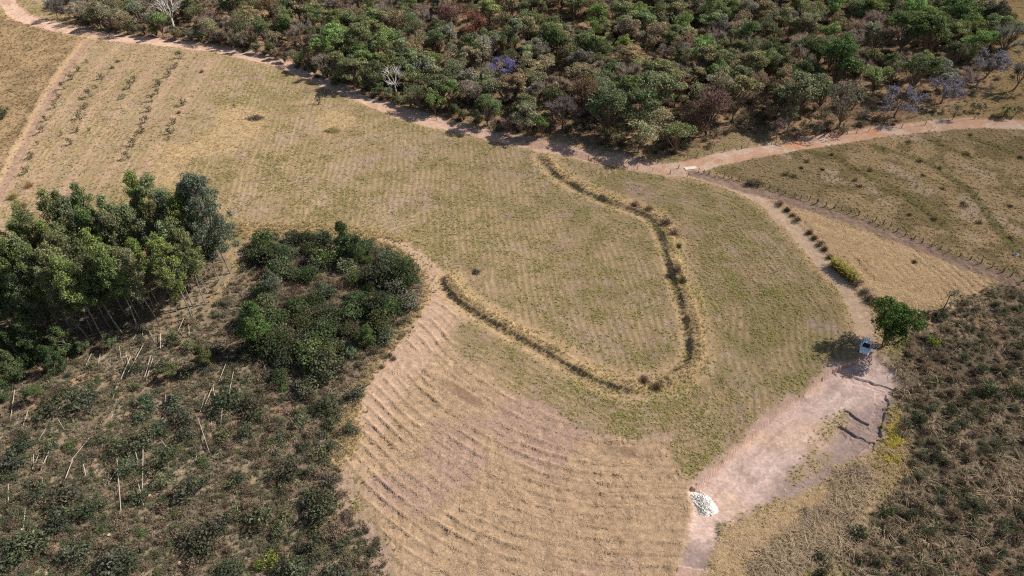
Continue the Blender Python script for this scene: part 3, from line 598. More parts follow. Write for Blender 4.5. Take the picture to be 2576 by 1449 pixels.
SAP = [make_bush(360 + i, .85, 1.9, 9, 95, .12, 'bark', .0) for i in range(5)]

# ------------------------------------------------------------------ placing and naming
def G(u, v, z=0.0):
    p = W([(u, v)], z)[0]; return np.array([p[0], p[1], float(lookup(p[0], p[1]))])
def scr(p): return proj(p[0], p[1], p[2])
ORD = ['', 'second ', 'third ', 'fourth ', 'fifth ', 'sixth ', 'seventh ', 'eighth ', 'ninth ', 'tenth ', 'eleventh ', 'twelfth ', 'thirteenth ', 'fourteenth ', 'fifteenth ', 'sixteenth ', 'seventeenth ', 'eighteenth ', 'nineteenth ', 'twentieth ']
def auto_labels(items, marks):
    """items: (object, look, point); every label names the nearest landmark and the side it lies on, counted outwards"""
    groups = {}
    for o, look, p in items:
        u, v = scr(p); best = min(marks, key=lambda m: (m[1] - u) ** 2 + (2 * (m[2] - v)) ** 2)
        dx, dy = u - best[1], 1.5 * (v - best[2])
        d = ('right of' if dx > 0 else 'left of') if abs(dx) > abs(dy) else ('in front of' if dy > 0 else 'behind')
        groups.setdefault((look, d, best[0]), []).append((math.hypot(dx, dy), o))
    for (look, d, lm), g in groups.items():
        g.sort(key=lambda q: q[0])
        for k, (_, o) in enumerate(g):
            o['label'] = f'{look} {d} the {lm}' if len(g) == 1 else (f'{look}, nearest one {d} the {lm}' if k == 0 else f'{look}, {ORD[min(k, 19)]}nearest one {d} the {lm}')
def plant(name, pair, p, sc, color, label=None, cat='tree', group=None, rot=None, lean=0.0):
    e = bpy.data.objects.new(name, None); COL.objects.link(e); e.location = p; e.empty_display_size = .5
    rz = rnd.uniform(0, 6.28) if rot is None else rot
    e.rotation_euler = (rnd.gauss(0, .03) + lean, rnd.gauss(0, .03), rz); e.scale = (sc,) * 3 if np.ndim(sc) == 0 else sc
    obj('trunk', pair[0], e); obj('crown', pair[1], e, color=color); tag(e, label, cat, group); return e
def vary(c, a=.12):
    k = 1 + rnd.uniform(-a, a) * 1.4; return tuple(max(.01, x * k * (1 + rnd.uniform(-a, a) * .6)) for x in c)
CG = {'dull': (.145, .158, .076), 'olive': (.225, .193, .112), 'bright': (.158, .20, .072), 'lime': (.24, .265, .095), 'dark': (.10, .112, .056),
      'grey': (.255, .205, .162), 'brown': (.200, .140, .092), 'rust': (.185, .085, .055), 'lilac': (.27, .235, .37), 'pale': (.19, .20, .105), 'greygreen': (.19, .182, .128)}

# ---- the forest: landmark trees first (survey position of the crown, its height, kind)
LM = [((427, 36), 5.5, 'white', 1, 1.15, (.55, .52, .47), 'tall bleached dead tree among the grey trees at top left', 'tall bleached dead tree'),
      ((992, 200), 4.5, 'white', 0, 1.05, (.60, .57, .52), 'spreading leafless white-barked tree at the forest edge', 'white-barked leafless tree'),
      ((1266, 157), 6.5, 'lilac', 0, .95, (.185, .165, .32), 'violet-flowering tree alone in the middle of the green forest', 'violet tree in mid-forest'),
      ((1130, 50), 6, 'rust', 0, 1.1, (.20, .105, .085), 'pinkish rust-coloured tree, left one of two near the top', 'left rust-coloured tree'),
      ((1183, 66), 6, 'rust', 1, 1.15, (.20, .085, .05), 'reddish rust-coloured tree, right one of two near the top', 'right rust-coloured tree'),
      ((1415, 292), 4.5, 'bare', 0, 1.25, (.20, .155, .14), 'round leafless grey-brown tree standing by the dirt road', 'round leafless roadside tree'),
      ((1466, 254), 5, 'rust', 0, 1.1, (.16, .105, .055), 'dry brown-leaved tree behind the round leafless tree', 'dry brown-leaved tree'),
      ((1530, 300), 5, 'round', 0, 1.1, (.135, .165, .072), 'fresh green round tree by the road, left of a green pair', 'left fresh green tree'),
      ((1609, 306), 5, 'round', 1, 1.05, (.145, .18, .075), 'fresh green round tree by the road, right of a green pair', 'right fresh green tree'),
      ((1577, 236), 6, 'layer', 0, .95, (.15, .195, .055), 'yellowish bright green tree behind the roadside green pair', 'yellowish bright green tree'),
      ((1650, 247), 6, 'layer', 1, 1.05, (.20, .225, .10), 'pale yellow-green feathery tree right of the bright green one', 'pale feathery tree'),
      ((1705, 222), 6, 'rust', 1, .95, (.17, .07, .045), 'dark red-brown tree deep in the right half of the forest', 'dark red-brown tree'),
      ((1738, 318), 4.5, 'rust', 1, 1.0, (.15, .095, .065), 'smaller dark brown tree beside the big brown roadside tree', 'small dark brown tree'),
      ((1782, 304), 5, 'rust', 0, 1.25, (.16, .095, .075), 'broad dark brown tree at the grassy roadside clearing', 'broad dark brown tree'),
      ((1853, 262), 6, 'layer', 2, 1.0, (.215, .195, .085), 'yellow-olive tree with a vine-covered trunk', 'yellow-olive tree'),
      ((2000, 262), 5.5, 'layer', 3, 1.15, (.185, .195, .10), 'feathery pale green tree with layered branches near the road', 'feathery layered tree'),
      ((2117, 285), 5, 'open', 0, 1.25, (.155, .135, .10), 'grey-brown thin-leaved tree right of the feathery layered tree', 'grey-brown thin tree'),
      ((2060, 322), 3, 'open', 1, .7, (.15, .145, .11), 'small grey tree leaning over the dirt road', 'small grey roadside tree'),
      ((2267, 250), 6, 'lilac', 1, 1.1, (.205, .19, .225), 'lilac-flowering tree nearest the dirt road', 'nearest lilac tree'),
      ((2387, 215), 6, 'lilac', 0, 1.0, (.205, .188, .23), 'lilac-flowering tree, middle one of three on the right', 'middle lilac tree'),
      ((2498, 152), 6, 'lilac', 1, 1.05, (.205, .19, .22), 'greyish lilac tree at the far right forest corner', 'farthest lilac tree'),
      ((2110, 165), 7, 'lush', 0, 1.35, (.105, .165, .05), 'biggest bright green tree in the right of the forest', 'biggest bright green tree'),
      ((2210, 196), 6, 'round', 2, .85, (.25, .285, .10), 'lime-yellow tree right of the biggest bright green tree', 'lime-yellow tree'),
      ((2303, 203), 5.5, 'layer', 0, 1.1, (.14, .165, .07), 'olive green spreading tree behind the nearest lilac tree', 'olive spreading tree'),
      ((2285, 90), 7, 'layer', 1, 1.3, (.125, .165, .05), 'sunlit flat-crowned green tree with a deep shadow beside it', 'sunlit flat-crowned tree'),
      ((2345, 97), 7, 'layer', 2, 1.15, (.115, .15, .05), 'flat-crowned green tree right of the sunlit one', 'second flat-crowned tree'),
      ((2043, 32), 6.5, 'open', 2, 1.1, (.225, .205, .085), 'yellowish tree near the top of the forest', 'yellowish tree near the top'),
      ((2412, 42), 6.5, 'lush', 1, 1.15, (.125, .185, .06), 'bright green tree at the top right forest end', 'bright green end tree'),
      ((2497, 62), 5, 'round', 3, 1.1, (.085, .09, .055), 'dark green tree standing out on the right grassland', 'dark grassland tree'),
      ((2528, 112), 5.5, 'bared', 0, 1.15, (.20, .195, .17), 'grey-green tree on the right grassland edge', 'grey-green grassland tree'),
      ((1977, 27), 6.5, 'lilac', 1, .85, (.205, .19, .225), 'faint lilac tree near the top of the forest', 'faint lilac tree'),
      ((680, 14), 6.5, 'rust', 1, 1.0, (.19, .125, .06), 'orange-brown tree on the upper left of the forest', 'orange-brown tree'),
      ((133, 18), 4.5, 'bared', 1, 1.0, (.21, .185, .16), 'lone leafless tree beside the dirt road at the top left corner', None),
      ((1545, 8), 6, 'bared', 2, 1.0, (.20, .165, .135), 'leafless tree before the tan clearing at the top', 'leafless tree before the clearing'),
      ((890, 130), 6, 'lush', 2, .9, (.10, .14, .045), 'lush green tree on the left of the forest edge', 'lush green edge tree'),
      ((1380, 105), 6.5, 'lush', 0, 1.05, (.12, .165, .05), 'lush sunlit green tree in mid-forest above the violet tree', 'lush mid-forest tree'),
      ((2450, 2), 6, 'bared', 1, 1.0, (.15, .12, .09), 'dark forked tree on the grassland at the top right', None),
      ((2567, 190), 5, 'bared', 2, 1.05, (.15, .125, .10), 'crooked dark tree at the right picture edge', None),
      ((1245, 278), 2.5, 'round', 4, .55, (.14, .185, .055), 'small bright green tree at the forest edge by the road', 'small bright edge tree')]
placed = []; marks = []; forest_items = []
FG = 'trees of the forest beyond the dirt road'
for (uv, hc, kind, var, sc, col, lab_, ph) in LM:
    x, y = W([uv], hc)[0]; p = np.array([x, y, float(lookup(x, y)) - .05]); placed.append((x, y, (4.6 if kind in ('lilac', 'white', 'rust') else 3.4) * sc)); sc *= 1.30 + (.15 if uv[1] > 245 and 1380 < uv[0] < 2150 else 0); col = tuple(.82 * (c * 1.25) + .18 * sum(col) / 3 for c in col)
    o = plant({'lilac': 'flowering_tree', 'white': 'dead_tree', 'bare': 'leafless_tree', 'bared': 'leafless_tree'}.get(kind, 'forest_tree'), T[kind][var % len(T[kind])], p, sc * hc / (5.5 if kind not in ('bare', 'bared', 'white', 'lilac') else 5.2) if hc < 5 else sc, col, lab_, 'tree', FG)
    if ph: marks.append((ph, *uv))
# ---- then the crowd between them
fx = []; cand = np.stack([rng.uniform(-300, 240, 60000), rng.uniform(130, 420, 60000)], 1)
ok = inside(cand[:, 0], cand[:, 1], FOREST); cand = cand[ok]
cu, cv = proj(cand[:, 0], cand[:, 1], 0 * cand[:, 0]); opening = sstep(1850, 2250, cu) * sstep(120, 260, cv)
clear = np.hypot(cand[:, 0] - W([(1555, 25)])[0][0], (cand[:, 1] - W([(1555, 25)])[0][1]) * .6) < 7
pts = np.array([(a, b) for a, b, _ in placed]); prd = np.array([c for *_, c in placed])
for i in range(len(cand)):
    if clear[i]: continue
    x, y = cand[i]; u = cu[i]
    if u < -200 or u > 2700: continue
    r = 1.9 + 1.7 * opening[i] + (.6 if y > 300 else 0); d = np.hypot(pts[:, 0] - x, pts[:, 1] - y)
    if (d < (r + prd)).any(): continue
    pts = np.vstack([pts, [x, y]]); prd = np.append(prd, r); fx.append((x, y, r, u, cv[i]))
    if len(fx) > 1500: break
# the leafy skirt where the wood meets the road
ED = smooth(W([(205, 60), (300, 82), (420, 97), (560, 115), (640, 132), (760, 176), (880, 222), (1000, 263), (1100, 291), (1230, 323), (1330, 338)]), 1); da = np.hypot(*np.diff(ED, axis=0).T); al_ = np.concatenate([[0], np.cumsum(da)]); skirt = []
for s_ in np.arange(0, al_[-1], 4.6):
    px_, py_ = np.interp(s_ + rnd.uniform(-1, 1), al_, ED[:, 0]), np.interp(s_, al_, ED[:, 1]) + rnd.uniform(.4, 2.2); u_, v_ = proj(px_, py_, 0); fx.append((px_, py_, -1.0, u_, v_))
fx.sort(key=lambda q: -q[4])
LOOK = {'dull': 'dull green forest tree', 'olive': 'olive thin-leaved forest tree', 'bright': 'bright green forest tree', 'dark': 'dark green forest tree', 'grey': 'leafless grey forest tree', 'brown': 'dry brownish forest tree', 'pale': 'pale green forest tree', 'greygreen': 'grey-green forest tree'}
far_trees = []; nind = 0
for (x, y, r, u, v) in fx:
    r = r + .4
    z1 = float(fbm(np.array([x]), np.array([y]), 38, 201, 2)[0]); q = rnd.random() + (z1 - .5) * 1.1
    left = 1 - float(sstep(500, 1150, np.array([u]))[0]); 
    greyish = .50 * left + .11 + .12 * float(sstep(1900, 2300, np.array([u]))[0]) + .10 * float(sstep(120, 0, np.array([v]))[0])
    if q < greyish * .62: k, kind = 'grey', 'bare' if rnd.random() < .5 else 'bared'
    elif q < greyish: k, kind = rnd.choice([('brown', 'open'), ('olive', 'open'), ('greygreen', 'open'), ('olive', 'open')])
    elif q < greyish + .30: k, kind = rnd.choice([('olive', 'layer'), ('olive', 'open'), ('dull', 'open'), ('greygreen', 'round')])
    elif q < greyish + .52: k, kind = rnd.choice([('dull', 'round'), ('dark', 'round'), ('dull', 'layer')])
    elif q < greyish + .74: k, kind = rnd.choice([('bright', 'round'), ('bright', 'layer'), ('dull', 'lush'), ('bright', 'lush')])
    else: k, kind = rnd.choice([('pale', 'layer'), ('dull', 'round'), ('pale', 'open')])
    sk = r < .2
    if sk: r = 2.0; kind = 'lush' if k != 'grey' else kind
    sc = .5 if sk else (1.06 - .08 * float(sstep(2.5, 4, np.array([r]))[0])) * rnd.uniform(.8, 1.18) ; pair = rnd.randrange(len(T[kind]))
    edge = seg_dist(np.array([x]), np.array([y]), FOREST, True, 30)[0][0]
    if edge < 5: sc *= .92
    p = np.array([x, y, float(lookup(x, y)) - .05]); col = vary(tuple(c * 1.45 for c in CG[k]), .16)
    vis = -30 < u < 2605 and v > 10
    if vis and nind < 262:
        o = plant('leafless_tree' if k == 'grey' else 'forest_tree', T[kind][pair], p, (sc * rnd.uniform(.85, 1.2), sc * rnd.uniform(.85, 1.2), sc * rnd.uniform(.82, 1.15)), col, None, 'tree', FG); nind += 1
        forest_items.append((o, LOOK[k], p + np.array([0, 0, 5.0])))
    else: far_trees.append((kind, pair, p, sc, col))
auto_labels(forest_items, marks)

# ---- eucalyptus grove, planted in rows
eu = []; a0 = W([(313, 841)])[0]; ex = np.array([.947, .32]); ey = np.array([-.32, .947])
for j in range(-2, 16):
    for i in range(-26, 11):
        p = a0 + ex * (i * 3.15 + rnd.uniform(-.5, .5)) + ey * (j * 3.4 + rnd.uniform(-.3, .3)); u, v = proj(p[0], p[1], 0)
        if inside(np.array([p[0]]), np.array([p[1]]), GROVE)[0] and u > -140 and rnd.random() < (.80 if j < 1 else .70): eu.append((p, u, v, j))
EG = 'tall eucalyptus trees of the plantation grove'; egi = []
for (p, u, v, j) in eu:
    kind = T['euc'][rnd.randrange(6)]; s = rnd.uniform(.72, 1.0) 
    c = vary(rnd.choice([(.19, .235, .09), (.21, .25, .085), (.20, .225, .125), (.17, .205, .085), (.205, .215, .10)]), .14)
    q = np.array([p[0], p[1], float(lookup(p[0], p[1])) - .05])
    o = plant('eucalyptus_tree', kind, q, (s, s, s), c, None, 'tree', EG, None, 0); egi.append((o, 'tall eucalyptus', q))
big = G(578, 688); o = plant('eucalyptus_tree', make_euc(251, 26, .28, 5.4, 190), big, 1.0, (.155, .18, .125), 'tallest eucalyptus with grey-green crown at the right corner of the grove', 'tree', EG)
MG = [('front right corner of the grove', 505, 800), ('front left edge of the grove', 240, 862), ('right corner of the grove', 575, 690), ('grove edge by the orchard', 330, 645), ('left picture edge', 0, 730), ('left grove edge by the orchard', 130, 695), ('middle of the grove', 330, 740), ('felled logs before the grove', 366, 845)]
auto_labels(egi, MG)

# ---- single trees out in the scrub, the field and by the car
lone = make_leafy(407, 10.4, 4.7, 2.7, 130, 85, .21, .8, (.55, 1.4), (.8, 1.4), 'bark', 1.0, 6, .72)
plant('shade_tree', lone, G(2224, 869), 1.0, (.10, .15, .045), 'dense dark green multi-stemmed tree shading the parked car', 'tree', None, .4)
thin = make_leafy(402, 5.2, 1.3, 3.6, 8, 120, .16, .8, (.7, 1.3), (.45, .7))
plant('slender_tree', thin, G(2372, 777), 1.0, (.16, .17, .12), 'slender little tree with a bare trunk at the straw plot corner', 'tree', None, 1.0)
SOLO = [((655, 878), 'euclow', 0, .95, (.115, .175, .055), 'bright green young eucalyptus in front of the grove'), ((520, 925), 'euclow', 1, .55, (.14, .15, .06), 'low yellowish green tree among the felled logs'),
        ((443, 950), 'round', 0, .42, (.19, .20, .09), 'small pale yellow-green round tree beside a deep shadow'), ((868, 640), 'euclow', 2, .75, (.085, .13, .05), 'pointed green tree rising at the back of the thicket'),
        ((900, 665), 'euclow', 0, .62, (.10, .13, .05), 'green tree just right of the pointed tree in the thicket'), ((930, 868), 'euclow', 1, .5, (.125, .18, .06), 'rounded fresh green tree at the front edge of the thicket'),
        ((987, 790), 'round', 1, .40, (.20, .28, .085), 'lime green little tree inside the dark thicket'), ((690, 660), 'round', 2, .5, (.09, .115, .05), 'dark green tree at the left back of the thicket'),
        ((690, 740), 'euclow', 2, .55, (.15, .165, .11), 'grey-green tree at the left side of the thicket'), ((800, 868), 'round', 3, .42, (.105, .145, .055), 'green round tree before the middle of the thicket'),
        ((95, 1010), 'round', 1, .45, (.12, .165, .06), 'fresh green tree among logs near the left picture edge'), ((15, 1000), 'euclow', 1, .62, (.085, .13, .05), 'dark green tree at the left picture edge below the grove'),
        ((150, 930), 'euclow', 0, .6, (.075, .11, .045), 'dark young eucalyptus under the left end of the grove'), ((60, 920), 'euclow', 2, .75, (.07, .10, .045), 'bushy dark tree under the left end of the grove'),
        ((220, 890), 'round', 4, .40, (.15, .175, .09), 'pale green small tree at the front left of the grove'), ((25, 905), 'euclow', 0, .95, (.12, .155, .065), 'dark leafy tree at the left picture edge under the grove'), ((105, 905), 'euclow', 1, .9, (.125, .16, .065), 'dark leafy tree between two others under the left grove end'), ((180, 895), 'euclow', 2, .7, (.14, .175, .07), 'leafy green tree right of the dark trees under the grove'), ((50, 960), 'euclow', 0, .7, (.12, .15, .065), 'low dark tree nearest the logs at the left edge'), ((285, 875), 'round', 0, .38, (.16, .19, .10), 'pale small tree left of the first felled log')]
for (uv, kind, var, sc, col, l) in SOLO: plant('young_tree', T[kind][var], G(*uv), sc, col, l, 'tree', 'young trees in the scrub')

# ---- bushes
bitems = []
def bush(me, p, sc, col, look, label=None, group='bushes in the scrub', name='bush'):
    o = obj(name, me, None, p, rnd.uniform(0, 6.28), sc, col); tag(o, label, 'bush', group)
    if not label: bitems.append((o, look, p))
    return o
def scatter_in(P, n, gap, tries=6000, seed=1):
    r_ = np.random.default_rng(seed); P = np.asarray(P); out = np.zeros((0, 2))
    c = np.stack([r_.uniform(P[:, 0].min(), P[:, 0].max(), tries), r_.uniform(P[:, 1].min(), P[:, 1].max(), tries)], 1); c = c[inside(c[:, 0], c[:, 1], P)]
    for q in c:
        if len(out) >= n: break
        u, v = proj(q[0], q[1], 0)
        if not (-60 < u < 2640 and v < 1500): continue
        g = gap * (.6 + .8 * float(fbm(q[:1], q[1:], 14, 222, 2)[0]))
        if len(out) and (np.hypot(*(out - q).T) < g).any(): continue
        out = np.vstack([out, q])
    return out
for q in scatter_in(THICKET, 84, 2.35, seed=3):
    p = np.array([*q, float(lookup(*q)) - .08]); k = rnd.random()
    if k < .60: bush(rnd.choice(TALLB), p, rnd.uniform(1.0, 1.75), vary((.098, .116, .058), .22), 'dark green tall bush')
    elif k < .78: bush(rnd.choice(TALLB), p, rnd.uniform(.9, 1.3), vary((.17, .175, .115), .15), 'grey-green tall bush')
    elif k < .9: bush(rnd.choice(TALLB), p, rnd.uniform(.6, 1.0), vary((.11, .15, .055), .15), 'fresh green tall bush')
    else: bush(rnd.choice(TWIG), p, rnd.uniform(1.4, 2.0), vary((.19, .14, .11), .15), 'brown twiggy bush')
CL = [(230, 1280), (150, 1330), (400, 1080), (470, 1062), (360, 1128), (150, 985), (560, 1012), (700, 1000), (850, 1050), (740, 1200), (600, 1215), (480, 1250), (330, 1265), (700, 1350), (770, 1395), (500, 1405), (820, 1285), (650, 1125), (40, 1275), (90, 1262),
      (20, 1210), (250, 1340), (175, 1280), (215, 1395), (330, 1430), (400, 1440), (580, 1440), (650, 1300), (560, 1330), (440, 1150), (300, 1140), (520, 1165), (250, 1000), (640, 1050), (760, 1060), (800, 1130), (835, 1230), (60, 1110), (340, 1180), (900, 1010)]
LOWL = W([(-60, 930), (240, 880), (420, 850), (640, 880), (760, 1000), (900, 960), (880, 1090), (820, 1160), (860, 1260), (900, 1350), (930, 1449), (920, 1500), (-60, 1500)])
low_pts = [W([c])[0] + rng.normal(0, .6, 2) for c in CL] + list(scatter_in(LOWL, 82, 3.0, seed=5))
for q in low_pts:
    p = np.array([*q, float(lookup(*q)) - .08]); k = rnd.random()
    if k < .5: bush(rnd.choice(BUSH), p, rnd.uniform(1.2, 2.2), vary((.100, .112, .066), .2), 'dark green bush')
    elif k < .72: bush(rnd.choice(BUSH), p, rnd.uniform(.8, 1.4), vary((.165, .17, .092), .15), 'olive green bush')
    elif k < .84: bush(rnd.choice(TWIG), p, rnd.uniform(.9, 1.4), vary((.22, .165, .115), .15), 'brown twiggy bush')
    else: bush(rnd.choice(BUSH), p, rnd.uniform(.5, .9), vary((.12, .165, .06), .15), 'fresh green bush')
bush(BUSH[0], G(690, 1410), 1.25, (.22, .24, .06), '', 'bright yellow-green bush near the bottom of the left scrub'); bush(BUSH[2], G(655, 1425), .7, (.21, .26, .06), '', 'small lime bush left of the bright yellow-green bush')
ML = [('lime green little tree', 987, 775), ('pointed thicket tree', 868, 600), ('grey-green thicket tree', 690, 715), ('rounded fresh green tree', 930, 840), ('bright young eucalyptus', 640, 820), ('yellowish tree among the logs', 510, 905), ('pale yellow-green round tree', 443, 935),
      ('crossed logs in mid-scrub', 345, 1150), ('longest upright log', 304, 1240), ('mown slope corner', 880, 1140), ('bright yellow-green bush', 690, 1410), ('fresh tree by the left edge', 95, 990), ('pale cut stump', 277, 1348), ('bottom left corner', 0, 1449), ('leaning log pair', 545, 1000), ('bare soil strip', 930, 1390), ('bottom picture edge', 450, 1449), ('long grey log', 170, 1200)]
auto_labels(bitems, ML)
bitems = []
RS = W([(2300, 870), (2400, 800), (2575, 745), (2680, 760), (2680, 1500), (2220, 1500), (2200, 1380), (2260, 1250), (2300, 1100)])
for c in [(2410, 1020), (2440, 1000), (2460, 1040), (2390, 1040), (2480, 985), (2150, 1350), (2060, 1410), (2060, 1449), (2350, 1150), (2280, 1300), (2230, 1290), (2310, 1060), (2560, 880), (2550, 990), (2470, 940), (2420, 900)]:
    bush(rnd.choice(BUSH), G(*c), rnd.uniform(.8, 1.3), vary((.075, .085, .045), .2), 'dark green bush', None, 'bushes in the right scrub')
for q in scatter_in(RS, 44, 3.4, seed=9):
    p = np.array([*q, float(lookup(*q)) - .08]); k = rnd.random()
    if k < .45: bush(rnd.choice(BUSH), p, rnd.uniform(.5, .95), vary((.085, .09, .05), .2), 'dark green bush', None, 'bushes in the right scrub')
    elif k < .75: bush(rnd.choice(TWIG), p, rnd.uniform(.8, 1.4), vary((.19, .145, .105), .15), 'brown twiggy bush', None, 'bushes in the right scrub')
    else: bush(rnd.choice(BUSH), p, rnd.uniform(.5, .9), vary((.16, .155, .085), .15), 'olive bush', None, 'bushes in the right scrub')
bush(BUSH[1], G(2345, 868), 1.15, (.17, .23, .045), '', 'bright yellow-green round bush right of the shade tree', 'bushes in the right scrub')
bush(TALLB[0], G(2366, 800), .62, (.075, .095, .055), '', 'dark bush at the foot of the slender tree', 'bushes in the right scrub')
MR = [('bright yellow-green round bush', 2345, 856), ('shade tree', 2240, 850), ('golden grass strip', 2250, 1150), ('dark bush clump in the scrub', 2430, 1020), ('bottom right corner', 2575, 1449), ('right picture edge', 2575, 1050), ('straw plot corner', 2500, 730), ('lying dry grass', 2090, 1380), ('lower picture edge at right', 2350, 1449), ('middle of the right scrub', 2400, 1230)]
auto_labels(bitems, MR)

# hedge remnants, bank bushes, fence bush
HD = [(1962, 516), (1980, 530), (1994, 543), (2004, 555), (2035, 588), (2047, 601), (2060, 616), (2074, 628), (2087, 648), (2152, 718), (2174, 737), (2186, 754), (2202, 760)]
for k, c in enumerate(HD):
    o = bush(TWIG[k % 4] if k % 3 else BUSH[k % 6], G(*c), (.95 if k < 9 else 1.2) * rnd.uniform(.8, 1.15), vary((.12, .09, .055) if k < 9 else (.20, .155, .12), .15), '',
             f'dry dark hedge bush beside the path, {ORD[k].strip() or "first"} from the top' if k < 9 else f'grey-brown dry bush below the cane clump, {ORD[k - 9].strip() or "first"} from it', 'dry hedge bushes along the path')
BB = [((1598, 520), 1.25, (.30, .20, .15), 'pinkish brown dry bush on the upper right bank, left one'), ((1632, 532), 1.25, (.28, .19, .14), 'pinkish brown dry bush on the upper right bank, right one'), ((1676, 566), 1.5, (.25, .17, .12), 'brown dry bush at the bend of the right bank'),
      ((1694, 592), 1.6, (.30, .20, .15), 'big pinkish brown dry bush below the bend of the right bank'), ((1700, 690), 1.4, (.17, .13, .10), 'dark grey dry bush halfway down the right bank'), ((1716, 712), 1.1, (.14, .13, .07), 'dark green dry bush below the dark grey bank bush'),
      ((1618, 962), 1.15, (.16, .105, .085), 'dark brown bush at the lower meeting of the two banks'), ((1650, 975), 1.1, (.19, .105, .075), 'reddish brown bush just right of the dark brown bank bush'), ((1706, 622), 1.0, (.13, .13, .06), 'green weed bush on the right bank above the dark grey bush')]
for c, s, col, l in BB: bush(rnd.choice(TWIG), G(*c), s, col, '', l, 'dry bushes on the banks')
bush(TWIG[1], G(1886, 464), 1.25, (.16, .13, .10), '', 'dark dry bush on the pasture fence, left half', 'bush on the pasture fence'); bush(BUSH[3], G(1908, 466), .95, (.13, .12, .08), '', 'dark dry bush on the pasture fence, right half', 'bush on the pasture fence')
# dark tussocks in the pasture
TU = [(2030, 408), (2015, 424), (1993, 446), (2068, 428), (2285, 360), (2320, 442), (2310, 407), (2362, 425), (2430, 390), (2440, 340), (2153, 455), (2565, 398), (2160, 470), (2420, 512), (2425, 520), (2285, 542), (2460, 560), (2540, 600), (2350, 553), (2370, 476), (1975, 440), (2090, 392), (2190, 430), (2300, 660), (2540, 520)]
for k, c in enumerate(TU):
    o = bush(TWIG[k % 4] if k % 2 else BUSH[k % 6], G(*c), (.75, .75, .5), vary((.105, .09, .05), .2), '', None, 'dark tussocks in the pasture', 'tussock')
    bitems.pop(); 
    o['category'] = 'tussock'
    bitems2 = globals().setdefault('bitems2', []); bitems2.append((o, 'dark dry tussock', np.array(o.location)))
auto_labels(bitems2, [('pasture fence bush', 1898, 459), ('road bend', 2100, 350), ('right end of the road', 2520, 310), ('grey boulder', 2553, 640), ('middle of the pasture', 2300, 450), ('brown firebreak', 2150, 560), ('straw plot', 2300, 650)])

# ---- orchard saplings in rows
rows = [[(655, 470), (593, 540), (547, 600), (487, 670), (445, 740), (415, 815), (357, 905), (325, 995), (290, 1088), (240, 1195), (212, 1300)],
        [(770, 598), (733, 665), (690, 730), (645, 820), (605, 905), (580, 995), (537, 1092), (462, 1025)], [(1015, 618), (975, 668), (925, 745), (680, 985)],
        [(1365, 445), (1325, 515), (1267, 585), (1205, 645), (1192, 708), (1147, 770), (1128, 843), (1090, 930), (1070, 1005), (1005, 1100), (975, 1195)], [(1385, 795), (1320, 932), (1295, 1010), (1275, 1055), (1775, 815)]]
RN = ['leftmost', 'second', 'third', 'fourth', 'fifth']
for r_, rw in enumerate(rows):
    for k, (a, b) in enumerate(rw):
        small = (a, b) in ((655, 470), (680, 985), (462, 1025), (1275, 1055), (1775, 815), (290, 1088), (733, 665))
        p = G(a / 3.0, b / 3.0); s = (.8 if small else rnd.uniform(1.3, 1.75))
        l = f'green orchard sapling, {ORD[k].strip() or "first"} from the far end of the {RN[r_]} row from the track'
        if (a, b) == (1775, 815): l = 'tiny sapling alone right of the orchard rows'
        bush(SAP[(k + r_) % 5], p + [0, 0, -.05], s, vary((.075, .090, .048), .15), '', l, 'saplings in the orchard rows', 'sapling')['category'] = 'sapling'
for k, (c, l) in enumerate([((802, 262), 'dark green sapling alone between the two brush heaps and the forest'), ]): bush(SAP[2], G(*c), 1.7, (.075, .085, .045), '', l, 'saplings in the orchard rows', 'sapling')['category'] = 'sapling'
for k, (c, l) in enumerate([((283, 172), 'dry leafless sapling, nearer one in the second orchard row'), ((297, 156), 'dry leafless sapling, farther one in the second orchard row'), ((508, 182), 'dry leafless sapling right of the orchard rows'), ((450, 285), 'dry thin sapling in the fifth orchard row')]):
    bush(TWIG[k], G(*c), .8, (.26, .20, .13), '', l, 'saplings in the orchard rows', 'sapling')['category'] = 'sapling'
for c, l, col in [((75, 470), 'orange-dry bush beside the end of the left track', (.42, .27, .13)), ((10, 285), 'dark green bush at the left picture edge in the pasture', (.08, .09, .05)), ((5, 300), 'second dark green bush at the left picture edge in the pasture', (.07, .085, .045)), ((35, 498), 'yellowish dry bush by the left track end', (.33, .26, .10)), ((60, 520), 'dry bush above the left end of the grove', (.30, .22, .11))]:
    bush(TWIG[0] if col[0] > .2 else BUSH[1], G(*c), 1.3, col, '', l, 'bushes by the left track')

